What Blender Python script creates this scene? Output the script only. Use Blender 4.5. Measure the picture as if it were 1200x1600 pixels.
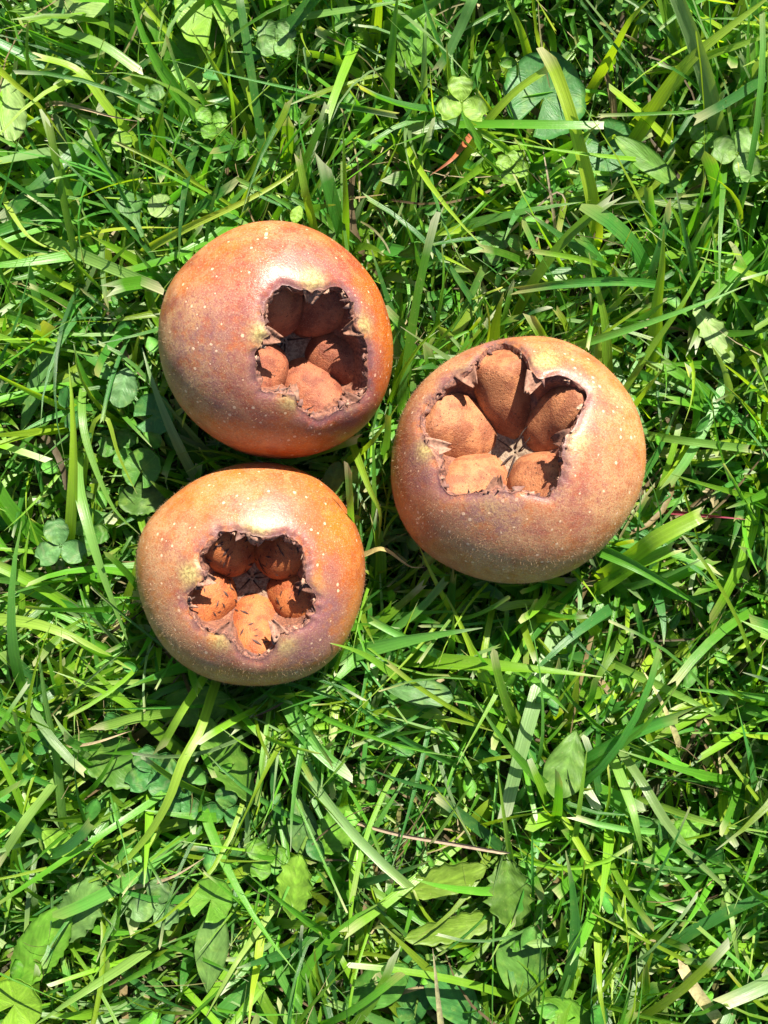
import bpy, math, random
import numpy as np

# ------------------------------------------------------------------ camera, sky, sun, exposure
for o in list(bpy.data.objects):
    bpy.data.objects.remove(o)
scene = bpy.context.scene
col = scene.collection
R = math.radians
FPX = 1537.0            # focal length in photograph pixels (1200 x 1600)
HC = 0.2465             # camera height above the soil, metres

cam_d = bpy.data.cameras.new('camera')
cam = bpy.data.objects.new('camera', cam_d)
col.objects.link(cam)
cam.location = (0, 0, HC)
cam.rotation_euler = (0, 0, 0)
cam_d.sensor_fit = 'VERTICAL'
cam_d.sensor_height = 32.0
cam_d.lens = 32.0 * FPX / 1600.0
cam_d.clip_start = 0.005
cam_d.clip_end = 200.0
scene.camera = cam
scene.render.resolution_x = 768
scene.render.resolution_y = 1024

SUN_EL = R(45)
SUN_AZ = R(23)          # clockwise from +Y
to_sun = np.array([math.sin(SUN_AZ) * math.cos(SUN_EL), math.cos(SUN_AZ) * math.cos(SUN_EL), math.sin(SUN_EL)])
world = bpy.data.worlds.new('World')
scene.world = world
world.use_nodes = True
wn = world.node_tree.nodes
sky = wn.new('ShaderNodeTexSky')
sky.sky_type = 'NISHITA'
sky.sun_disc = False
sky.sun_elevation = SUN_EL
sky.sun_rotation = SUN_AZ
world.node_tree.links.new(sky.outputs[0], wn['Background'].inputs[0])
wn['Background'].inputs[1].default_value = 0.05
sun_d = bpy.data.lights.new('sun', 'SUN')
sun_d.energy = 5.0
sun_d.angle = R(0.53)
sun_d.color = (1.0, 0.93, 0.80)
sun = bpy.data.objects.new('sun', sun_d)
col.objects.link(sun)
sun.rotation_euler = (math.pi / 2 - SUN_EL, 0, math.pi - SUN_AZ)
sun.location = (0.3, 0.8, 1.0)
vs = scene.view_settings
vs.view_transform = 'Standard'
vs.look = 'None'
vs.gamma = 1.0
vs.use_curve_mapping = False
vs.exposure = 1.62

# ------------------------------------------------------------------ helpers
rng = np.random.default_rng(11)
random.seed(5)


def P(u, v, z):
    """photograph pixel (1200x1600) to the point at height z"""
    d = (HC - z) / FPX
    return np.array([(u - 600.0) * d, (800.0 - v) * d, z])


def px(n, z=0.012):
    return n * (HC - z) / FPX


class WaveNoise:
    """smooth noise as a sum of random plane waves, about -1..1"""
    def __init__(self, freq, seed, n=14):
        g = np.random.default_rng(seed)
        k = g.normal(size=(n, 3))
        k /= np.linalg.norm(k, axis=1)[:, None]
        self.k = k * freq * g.uniform(0.5, 1.5, size=(n, 1)) * 2 * math.pi
        self.p = g.uniform(0, 2 * math.pi, n)
        self.n = n

    def __call__(self, x):
        x = np.asarray(x, float)
        return np.sin(x @ self.k.T + self.p).sum(-1) / math.sqrt(self.n / 2.0) * 0.5


def nrm(v):
    v = np.asarray(v, float)
    return v / (np.linalg.norm(v, axis=-1, keepdims=True) + 1e-12)


def mesh_from(name, verts, quads=None, tris=None, cols=None, uvs=None, smooth=True, extra=None):
    """numpy arrays to a mesh; cols = per-vertex linear colour 'tint', uvs per vertex"""
    me = bpy.data.meshes.new(name)
    verts = np.asarray(verts, np.float32).reshape(-1, 3)
    loops, starts, tot = [], [], 0
    if quads is not None and len(quads):
        q = np.asarray(quads, np.int32).reshape(-1, 4)
        loops.append(q.ravel()); starts.append(np.arange(len(q)) * 4); tot = len(q) * 4
    if tris is not None and len(tris):
        t = np.asarray(tris, np.int32).reshape(-1, 3)
        loops.append(t.ravel()); starts.append(tot + np.arange(len(t)) * 3)
    loops = np.concatenate(loops).astype(np.int32)
    starts = np.concatenate(starts).astype(np.int32)
    me.vertices.add(len(verts)); me.vertices.foreach_set('co', verts.ravel())
    me.loops.add(len(loops)); me.loops.foreach_set('vertex_index', loops)
    me.polygons.add(len(starts)); me.polygons.foreach_set('loop_start', starts)
    me.update(calc_edges=True)
    me.validate()
    me.polygons.foreach_set('use_smooth', np.full(len(me.polygons), smooth, bool))
    if cols is not None:
        a = me.attributes.new('tint', 'FLOAT_COLOR', 'POINT')
        c = np.ones((len(verts), 4), np.float32); c[:, :3] = np.asarray(cols).reshape(-1, 3)
        a.data.foreach_set('color', c.ravel())
    if uvs is not None:
        uv = me.uv_layers.new(name='UVMap')
        uvs = np.asarray(uvs, np.float32).reshape(-1, 2)
        uv.data.foreach_set('uv', uvs[loops].ravel())
    for k, v in (extra or {}).items():
        v = np.asarray(v, np.float32)
        if v.ndim == 1:
            a = me.attributes.new(k, 'FLOAT', 'POINT'); a.data.foreach_set('value', v)
        else:
            a = me.attributes.new(k, 'FLOAT_COLOR', 'POINT')
            c = np.ones((len(verts), 4), np.float32); c[:, :v.shape[1]] = v
            a.data.foreach_set('color', c.ravel())
    return me


def obj(name, me, mat, parent=None):
    o = bpy.data.objects.new(name, me)
    col.objects.link(o)
    if mat is not None:
        me.materials.append(mat)
    if parent is not None:
        o.parent = parent
    return o


def empty(name, loc, label, cat, group=None):
    o = bpy.data.objects.new(name, None)
    o.empty_display_size = 0.005
    col.objects.link(o)
    o.location = loc
    tag(o, label, cat, group)
    return o


def tag(o, label, cat=None, group=None, kind=None):
    if label: o['label'] = label
    if cat: o['category'] = cat
    if group: o['group'] = group
    if kind: o['kind'] = kind
    return o


def recentre(me, loc):
    """shift mesh data so that the object origin sits at loc"""
    n = len(me.vertices)
    c = np.empty(n * 3, np.float32); me.vertices.foreach_get('co', c)
    c = c.reshape(-1, 3) - np.asarray(loc, np.float32)
    me.vertices.foreach_set('co', c.ravel()); me.update()


# ------------------------------------------------------------------ materials
def mat_new(name):
    m = bpy.data.materials.new(name); m.use_nodes = True
    nt = m.node_tree; nt.nodes.clear()
    out = nt.nodes.new('ShaderNodeOutputMaterial')
    return m, nt, out


class NT:
    def __init__(self, nt): self.nt = nt

    def n(self, t, **kw):
        nd = self.nt.nodes.new(t)
        for k, v in kw.items(): setattr(nd, k, v)
        return nd

    def l(self, a, b): self.nt.links.new(a, b)

    def math(self, op, a, b=None, c=None, clamp=False):
        nd = self.n('ShaderNodeMath', operation=op, use_clamp=clamp)
        for i, v in enumerate((a, b, c)):
            if v is None: continue
            if isinstance(v, (int, float)): nd.inputs[i].default_value = v
            else: self.l(v, nd.inputs[i])
        return nd.outputs[0]

    def mix(self, fac, a, b, blend='MIX'):
        nd = self.n('ShaderNodeMix', data_type='RGBA', blend_type=blend)
        for s, v in ((nd.inputs[0], fac), (nd.inputs[6], a), (nd.inputs[7], b)):
            if isinstance(v, (int, float)): s.default_value = v
            elif isinstance(v, tuple): s.default_value = (*v, 1)
            else: self.l(v, s)
        return nd.outputs[2]

    def noise(self, vec, scale, detail=3, rough=0.55, out=0):
        nd = self.n('ShaderNodeTexNoise')
        nd.inputs['Scale'].default_value = scale
        nd.inputs['Detail'].default_value = detail
        nd.inputs['Roughness'].default_value = rough
        self.l(vec, nd.inputs['Vector'])
        return nd.outputs[out]

    def ramp(self, fac, lo, hi):
        nd = self.n('ShaderNodeMapRange')
        nd.inputs[1].default_value = lo; nd.inputs[2].default_value = hi
        nd.interpolation_type = 'SMOOTHSTEP'
        self.l(fac, nd.inputs[0])
        return nd.outputs[0]

    def attr(self, name, out='Color'):
        nd = self.n('ShaderNodeAttribute', attribute_name=name)
        return nd.outputs[out]

    def voro(self, vec, scale, feature='F1', out='Distance', rand=1.0):
        nd = self.n('ShaderNodeTexVoronoi', feature=feature)
        nd.inputs['Scale'].default_value = scale
        nd.inputs['Randomness'].default_value = rand
        self.l(vec, nd.inputs['Vector'])
        return nd

    def bump(self, h, strength, dist, normal=None):
        nd = self.n('ShaderNodeBump')
        nd.inputs['Strength'].default_value = strength
        nd.inputs['Distance'].default_value = dist
        self.l(h, nd.inputs['Height'])
        if normal is not None: self.l(normal, nd.inputs['Normal'])
        return nd.outputs[0]


def make_foliage(name, rough=0.42, transl=0.42, vein=(11, 1.2), spec=0.5, blot=0.35):
    m, nt, out = mat_new(name); t = NT(nt)
    tc = t.n('ShaderNodeTexCoord')
    mp = t.n('ShaderNodeMapping'); mp.inputs['Scale'].default_value = (vein[0], vein[1], 1)
    t.l(tc.outputs['UV'], mp.inputs[0])
    stripe = t.noise(mp.outputs[0], 1.0, 2, 0.6)
    geo = t.n('ShaderNodeNewGeometry')
    pn = t.noise(geo.outputs['Position'], 260, 3, 0.6)
    pf = t.noise(geo.outputs['Position'], 1500, 2, 0.6)
    tint = t.attr('tint')
    sfac = t.ramp(stripe, 0.3, 0.72)
    c = t.mix(sfac, t.mix(0.28, tint, (0.015, 0.04, 0.006)), tint)
    c = t.mix(t.math('MULTIPLY', t.ramp(pn, 0.5, 0.75), blot), c, t.mix(0.5, c, (0.16, 0.24, 0.035)))
    c = t.mix(t.math('MULTIPLY', t.ramp(pf, 0.64, 0.74), 0.25), c, (0.28, 0.25, 0.11))
    bs = t.n('ShaderNodeBsdfPrincipled')
    t.l(t.mix(1.0, c, (1.5, 1.55, 1.6), 'MULTIPLY'), bs.inputs['Base Color'])
    rr = t.n('ShaderNodeMapRange'); rr.inputs[3].default_value = rough - 0.1; rr.inputs[4].default_value = rough + 0.16
    t.l(pn, rr.inputs[0]); t.l(rr.outputs[0], bs.inputs['Roughness'])
    bs.inputs['Specular IOR Level'].default_value = spec
    hgt = t.math('ADD', stripe, t.math('MULTIPLY', pf, 0.3))
    b = t.bump(hgt, 0.5, 0.00025)
    t.l(b, bs.inputs['Normal'])
    tr = t.n('ShaderNodeBsdfTranslucent')
    tc2 = t.mix(1.0, c, (2.55, 2.5, 0.75), 'MULTIPLY')
    t.l(tc2, tr.inputs[0])
    mx = t.n('ShaderNodeMixShader'); mx.inputs[0].default_value = transl
    t.l(bs.outputs[0], mx.inputs[1]); t.l(tr.outputs[0], mx.inputs[2])
    t.l(mx.outputs[0], out.inputs[0])
    return m


def make_simple(name, rough=0.7, var=0.35, scale=900, spec=0.3, transl=0.0, bump=0.4):
    """colour from the 'tint' attribute with mottling and fine relief"""
    m, nt, out = mat_new(name); t = NT(nt)
    tc = t.n('ShaderNodeTexCoord')
    n1 = t.noise(tc.outputs['Object'], scale, 4, 0.65)
    n2 = t.noise(tc.outputs['Object'], scale * 0.25, 3, 0.6)
    tint = t.attr('tint')
    dark = t.mix(1.0, tint, (0.35, 0.30, 0.28), 'MULTIPLY')
    c = t.mix(t.math('MULTIPLY', t.ramp(n1, 0.42, 0.7), var * 2), tint, dark)
    c = t.mix(t.math('MULTIPLY', t.ramp(n2, 0.5, 0.75), var), c, t.mix(0.5, c, (0.5, 0.4, 0.3)))
    bs = t.n('ShaderNodeBsdfPrincipled')
    t.l(c, bs.inputs['Base Color']); bs.inputs['Roughness'].default_value = rough
    bs.inputs['Specular IOR Level'].default_value = spec
    t.l(t.bump(n1, bump, 0.0003), bs.inputs['Normal'])
    if transl > 0:
        tr = t.n('ShaderNodeBsdfTranslucent'); t.l(c, tr.inputs[0])
        mx = t.n('ShaderNodeMixShader'); mx.inputs[0].default_value = transl
        t.l(bs.outputs[0], mx.inputs[1]); t.l(tr.outputs[0], mx.inputs[2]); t.l(mx.outputs[0], out.inputs[0])
    else:
        t.l(bs.outputs[0], out.inputs[0])
    return m


def make_soil():
    m, nt, out = mat_new('soil'); t = NT(nt)
    geo = t.n('ShaderNodeNewGeometry')
    n1 = t.noise(geo.outputs['Position'], 90, 6, 0.65)
    n2 = t.noise(geo.outputs['Position'], 700, 4, 0.6)
    n3 = t.noise(geo.outputs['Position'], 6, 5, 0.6)
    c = t.mix(t.ramp(n1, 0.35, 0.65), (0.018, 0.016, 0.008), (0.045, 0.038, 0.018))
    c = t.mix(t.ramp(n2, 0.45, 0.7), c, (0.06, 0.055, 0.025))
    c = t.mix(t.math('MULTIPLY', t.ramp(n3, 0.35, 0.65), 0.5), c, (0.035, 0.055, 0.014))
    bs = t.n('ShaderNodeBsdfPrincipled')
    t.l(c, bs.inputs['Base Color']); bs.inputs['Roughness'].default_value = 0.9
    t.l(t.bump(t.math('ADD', n1, n2), 0.8, 0.002), bs.inputs['Normal'])
    t.l(bs.outputs[0], out.inputs[0])
    return m


def make_skin(name, seed, orange, red):
    """waxy medlar skin: orange ground, mauve bloom, tan russet film, pale lenticels"""
    m, nt, out = mat_new(name); t = NT(nt)
    tc = t.n('ShaderNodeTexCoord')
    mp = t.n('ShaderNodeMapping'); mp.inputs['Location'].default_value = (seed * 0.37, seed * 0.11, seed * 0.23)
    t.l(tc.outputs['Object'], mp.inputs[0]); v = mp.outputs[0]
    sep = t.n('ShaderNodeSeparateColor'); t.l(t.attr('mask'), sep.inputs[0])
    mauve, russet, pad = sep.outputs
    rimd = t.attr('rimd', 'Fac')
    nA = t.noise(v, 90, 4, 0.6)
    nB = t.noise(v, 330, 4, 0.62)
    nE0 = t.noise(v, 130, 4, 0.6)
    nC = t.noise(v, 1700, 3, 0.65)
    nD = t.noise(v, 3000, 3, 0.7)
    c = t.mix(t.ramp(nA, 0.40, 0.60), orange, red)
    c = t.mix(t.math('MULTIPLY', t.ramp(nB, 0.50, 0.62), 0.45), c, (0.48, 0.17, 0.04))
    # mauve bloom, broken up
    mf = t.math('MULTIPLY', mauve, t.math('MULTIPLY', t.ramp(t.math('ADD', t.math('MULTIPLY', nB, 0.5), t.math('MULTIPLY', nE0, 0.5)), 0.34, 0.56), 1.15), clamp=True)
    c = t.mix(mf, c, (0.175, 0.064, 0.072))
    # tan felt film
    nE = t.noise(v, 190, 5, 0.65)
    rf = t.math('MULTIPLY', t.math('MULTIPLY', russet, t.ramp(nE, 0.30, 0.62)), t.math('ADD', t.ramp(nC, 0.35, 0.62), 0.25), clamp=True)
    c = t.mix(rf, c, t.mix(nB, (0.36, 0.185, 0.076), (0.52, 0.315, 0.150)))
    # fine grain
    c = t.mix(t.math('MULTIPLY', t.ramp(nD, 0.52, 0.64), 0.27), c, (0.62, 0.42, 0.27))
    c = t.mix(t.math('MULTIPLY', t.ramp(nC, 0.53, 0.64), 0.50), c, (0.20, 0.085, 0.05))
    # pale lenticels, only in some cells
    vo = t.voro(v, 760)
    sc = t.n('ShaderNodeSeparateColor'); t.l(vo.outputs['Color'], sc.inputs[0])
    size = t.math('MULTIPLY', t.math('POWER', sc.outputs[0], 2.0), 0.30)
    dist = t.math('ADD', vo.outputs['Distance'], t.math('MULTIPLY', t.math('SUBTRACT', nC, 0.5), 0.25))
    spot = t.math('MULTIPLY', t.math('LESS_THAN', dist, size), t.math('GREATER_THAN', sc.outputs[1], 0.35))
    outer = t.ramp(rimd, 0.02, 0.12)
    spot = t.math('MULTIPLY', spot, outer)
    c = t.mix(t.math('MULTIPLY', spot, 0.68), c, (0.66, 0.46, 0.31))
    # yellowish callus at the sepal bases
    pf = t.math('MULTIPLY', pad, t.math('ADD', t.math('MULTIPLY', nB, 1.1), 0.35), clamp=True)
    c = t.mix(pf, c, t.mix(t.ramp(nC, 0.35, 0.65), (0.22, 0.16, 0.06), (0.44, 0.34, 0.13)))
    # dark bruise at the very rim, and the inner wall
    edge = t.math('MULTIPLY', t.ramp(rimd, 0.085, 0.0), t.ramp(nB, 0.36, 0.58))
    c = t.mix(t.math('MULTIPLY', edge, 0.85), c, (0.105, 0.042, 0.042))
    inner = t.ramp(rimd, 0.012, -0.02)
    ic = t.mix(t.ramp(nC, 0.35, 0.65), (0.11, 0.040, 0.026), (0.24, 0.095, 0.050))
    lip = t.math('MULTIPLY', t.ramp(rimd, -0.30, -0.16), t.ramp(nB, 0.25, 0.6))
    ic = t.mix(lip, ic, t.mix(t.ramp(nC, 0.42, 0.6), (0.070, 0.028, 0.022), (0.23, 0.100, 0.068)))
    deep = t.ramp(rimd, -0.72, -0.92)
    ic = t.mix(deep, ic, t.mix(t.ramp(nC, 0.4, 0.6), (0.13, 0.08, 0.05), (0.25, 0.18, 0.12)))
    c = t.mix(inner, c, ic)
    bs = t.n('ShaderNodeBsdfPrincipled')
    t.l(c, bs.inputs['Base Color'])
    r = t.math('ADD', 0.31, t.math('MULTIPLY', rf, 0.30))
    r = t.math('ADD', r, t.math('MULTIPLY', mf, 0.12))
    r = t.math('ADD', r, t.math('MULTIPLY', inner, 0.35))
    r = t.math('ADD', r, t.math('MULTIPLY', t.math('SUBTRACT', nC, 0.5), 0.25), clamp=True)
    t.l(r, bs.inputs['Roughness'])
    bs.inputs['Specular IOR Level'].default_value = 0.45
    bs.inputs['Subsurface Weight'].default_value = 0.12
    bs.inputs['Subsurface Radius'].default_value = (1.0, 0.35, 0.15)
    bs.inputs['Subsurface Scale'].default_value = 0.0025
    h = t.math('ADD', t.math('MULTIPLY', nC, 0.6), t.math('MULTIPLY', spot, 0.5))
    h = t.math('ADD', h, t.math('MULTIPLY', nD, 0.5))
    h = t.math('ADD', h, t.math('MULTIPLY', nB, 1.4))
    t.l(t.bump(h, 0.45, 0.00022), bs.inputs['Normal'])
    t.l(bs.outputs[0], out.inputs[0])
    return m


def make_lobe(name, a, b, speck):
    m, nt, out = mat_new(name); t = NT(nt)
    tc = t.n('ShaderNodeTexCoord'); v = tc.outputs['Object']
    n1 = t.noise(v, 260, 4, 0.6); n2 = t.noise(v, 1600, 3, 0.65); n3 = t.noise(v, 5000, 2)
    c = t.mix(t.ramp(n1, 0.38, 0.60), a, b)
    c = t.mix(t.math('MULTIPLY', t.ramp(n2, 0.55, 0.7), 0.45), c, (0.16, 0.065, 0.035))
    vo = t.voro(v, 1500)
    sc = t.n('ShaderNodeSeparateColor'); t.l(vo.outputs['Color'], sc.inputs[0])
    sp = t.math('MULTIPLY', t.math('LESS_THAN', vo.outputs['Distance'], t.math('MULTIPLY', sc.outputs[0], 0.33)),
                t.math('GREATER_THAN', sc.outputs[1], 0.45))
    c = t.mix(t.math('MULTIPLY', sp, speck), c, (0.07, 0.028, 0.016))
    c = t.mix(t.math('MULTIPLY', t.ramp(n3, 0.58, 0.7), 0.3), c, (0.6, 0.36, 0.2))
    bs = t.n('ShaderNodeBsdfPrincipled')
    t.l(c, bs.inputs['Base Color']); bs.inputs['Roughness'].default_value = 0.62
    bs.inputs['Specular IOR Level'].default_value = 0.35
    bs.inputs['Subsurface Weight'].default_value = 0.1
    bs.inputs['Subsurface Radius'].default_value = (1.0, 0.35, 0.15)
    bs.inputs['Subsurface Scale'].default_value = 0.002
    h = t.math('ADD', n2, t.math('MULTIPLY', n3, 0.6))
    t.l(t.bump(h, 0.7, 0.00035), bs.inputs['Normal'])
    t.l(bs.outputs[0], out.inputs[0])
    return m


M_GRASS = make_foliage('grass_blade', 0.34, 0.5, (9, 0.8), 0.5)
M_LEAF = make_foliage('weed_leaf', 0.46, 0.38, (5, 5), 0.36, 0.8)
M_STRAW = make_simple('dry_straw', 0.6, 0.3, 700, 0.3, 0.25)
M_DRY = make_simple('dry_sepal', 0.75, 0.4, 1200, 0.3, 0.12)
M_FLECK = make_simple('dark_fleck', 0.7, 0.2, 2000, 0.3)
M_FUZZ = make_simple('fuzz', 0.6, 0.1, 900, 0.3, 0.35)
M_SOIL = make_soil()

# ------------------------------------------------------------------ ground
gn1, gn2 = WaveNoise(18, 3), WaveNoise(60, 4)
ax = np.concatenate([[-25, -6, -1.6, -0.8], np.linspace(-0.5, 0.5, 201), [0.8, 1.6, 6, 25]])
X, Y = np.meshgrid(ax, ax, indexing='ij')
pts = np.stack([X, Y, np.zeros_like(X)], -1)
inside = (np.abs(X) < 0.49) & (np.abs(Y) < 0.49)
pts[..., 2] = np.where(inside, -0.0008 + 0.0011 * gn1(pts) + 0.0007 * gn2(pts), 0)
n = len(ax)
ii = np.arange(n * n).reshape(n, n)
quads = np.stack([ii[:-1, :-1], ii[1:, :-1], ii[1:, 1:], ii[:-1, 1:]], -1)
ground = obj('ground', mesh_from('ground', pts, quads), M_SOIL)
ground['kind'] = 'structure'

# ------------------------------------------------------------------ medlar fruits
ZC = 0.0225   # height of the fruit centres
C_CAM = np.array([0, 0, HC])


def zoomed(pts, off, s):
    return [(off[0] + x * s, off[1] + y * s) for x, y in pts]


FR = []
FR.append(dict(
    key='smooth', seed=1.0, lift=0.0050, sink=0.47, fat=0.55, off=(220, 320), s=0.35, centre=(432, 529), q=0.86, axis=(775, 640), depth=1.0,
    sil=[(580, 65), (440, 90), (330, 150), (220, 240), (130, 340), (85, 460), (75, 560), (80, 680), (110, 790), (170, 900),
         (250, 985), (340, 1045), (440, 1095), (560, 1125), (700, 1130), (820, 1110), (930, 1060), (1030, 985), (1095, 870),
         (1130, 730), (1130, 600), (1105, 480), (1060, 370), (990, 280), (900, 195), (790, 120), (690, 80)],
    rim=[(700, 375), (655, 350), (600, 380), (555, 430), (545, 480), (555, 535), (575, 575), (540, 620), (510, 660), (512, 730),
         (520, 800), (560, 845), (610, 855), (650, 845), (690, 850), (715, 920), (760, 955), (820, 965), (870, 935), (920, 900),
         (980, 880), (1020, 830), (1022, 760), (1020, 680), (1010, 600), (985, 560), (970, 500), (950, 430), (910, 375),
         (860, 350), (825, 375), (760, 380)],
    pads=[(770, 345, 1.0), (545, 580, 1.0), (995, 535, 0.8), (665, 875, 0.7), (945, 880, 0.3)],
    lobes=[(640, 480), (585, 740), (790, 830), (910, 680), (830, 480)],
    mauve=[(760, 320, 220, .8), (520, 560, 200, .8), (260, 640, 300, .95), (1000, 520, 90, .7), (930, 900, 170, .9), (330, 760, 160, .5)],
    russet=[(110, 560, 300, .9), (280, 180, 260, .6), (200, 800, 260, .8), (560, 90, 200, .5), (340, 1000, 200, .5)],
    orange=(0.38, 0.078, 0.004), red=(0.25, 0.042, 0.012),
    la=(0.16, 0.040, 0.020), lb=(0.28, 0.088, 0.040), speck=0.65, fleck=(60, 0.0006), fuzz=3500,
    label='smooth orange medlar with mauve flush and a star-shaped hollow, leaning towards the widest open medlar'))
FR.append(dict(
    key='wide', sink=0.42, fat=0.53, seed=2.0, off=(590, 500), s=0.3667, centre=(808, 715), q=0.84, axis=(545, 470), depth=0.74,
    sil=[(680, 58), (560, 70), (450, 90), (340, 135), (230, 215), (150, 300), (95, 400), (62, 530), (52, 640), (65, 760),
         (110, 870), (190, 975), (300, 1045), (420, 1095), (560, 1118), (700, 1105), (830, 1060), (940, 985), (1040, 880),
         (1110, 760), (1142, 620), (1130, 480), (1085, 340), (1010, 235), (920, 150), (810, 85)],
    rim=[(480, 98), (540, 88), (600, 115), (635, 155), (650, 205), (690, 250), (760, 225), (830, 240), (880, 280), (900, 320),
         (875, 370), (850, 430), (800, 500), (790, 560), (785, 640), (770, 700), (730, 760), (680, 750), (600, 725),
         (510, 735), (400, 740), (300, 750), (265, 700), (258, 630), (225, 560), (180, 480), (175, 410), (220, 330),
         (270, 280), (320, 235), (385, 205), (430, 150)],
    pads=[(365, 205, .35), (710, 175, 1.0), (845, 510, .8), (490, 785, .25), (205, 545, 1.0)],
    lobes=[(545, 290), (765, 400), (680, 655), (400, 675), (330, 440)],
    mauve=[(480, 790, 150, 1.6), (200, 600, 160, 1.1), (650, 810, 200, .6), (900, 420, 170, .6), (380, 180, 160, .7), (330, 800, 170, .5), (850, 780, 220, .5)],
    russet=[(560, 1080, 420, .9), (1000, 850, 330, .9), (1050, 400, 260, .7), (200, 250, 240, .8), (150, 900, 260, .5), (800, 120, 260, .5), (90, 650, 200, .4)],
    orange=(0.36, 0.105, 0.022), red=(0.29, 0.075, 0.032),
    la=(0.22, 0.070, 0.030), lb=(0.36, 0.140, 0.058), speck=0.75, fleck=(40, 0.0006), fuzz=12000,
    label='fuzzy tan medlar with the widest hollow, set apart from the touching pair'))
FR.append(dict(
    key='flecked', fat=0.56, sink=0.44, seed=3.0, off=(190, 690), s=0.35, centre=(393, 895), q=0.86, axis=(590, 680), depth=0.95,
    sil=[(640, 85), (520, 95), (400, 130), (290, 190), (190, 280), (110, 370), (75, 470), (68, 560), (85, 680), (120, 780),
         (170, 880), (240, 965), (330, 1030), (430, 1070), (560, 1088), (700, 1085), (820, 1055), (920, 1005), (990, 930),
         (1040, 830), (1080, 690), (1092, 560), (1080, 450), (1040, 350), (980, 250), (890, 170), (770, 110)],
    rim=[(585, 415), (520, 395), (440, 400), (380, 440), (345, 500), (345, 550), (365, 585), (350, 630), (300, 670), (285, 720),
         (310, 790), (350, 840), (400, 860), (460, 865), (500, 900), (530, 950), (590, 980), (650, 970), (690, 920), (705, 870),
         (770, 850), (820, 830), (865, 770), (875, 700), (840, 645), (820, 625), (835, 570), (830, 490), (790, 440), (740, 415),
         (680, 420), (635, 430)],
    pads=[(605, 385, 1.0), (305, 595, 1.0), (440, 890, .8), (735, 910, .6), (870, 640, .3)],
    lobes=[(470, 500), (725, 520), (785, 710), (600, 850), (390, 720)],
    mauve=[(610, 330, 170, .8), (260, 520, 200, .6), (200, 780, 190, .6), (420, 950, 160, .7), (830, 920, 180, 1.2), (900, 780, 150, 1.1), (900, 590, 130, .7), (620, 1010, 130, .5)],
    russet=[(120, 500, 330, .8), (150, 800, 300, .8), (450, 180, 300, .5), (400, 1060, 260, .7), (700, 1080, 260, .6), (1060, 760, 200, .4)],
    orange=(0.40, 0.110, 0.010), red=(0.32, 0.074, 0.014),
    la=(0.26, 0.062, 0.018), lb=(0.39, 0.118, 0.032), speck=0.5, fleck=(170, 0.0019), fuzz=10000,
    label='orange medlar whose hollow is dotted with dark flecks, beside the smooth medlar'))


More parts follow.
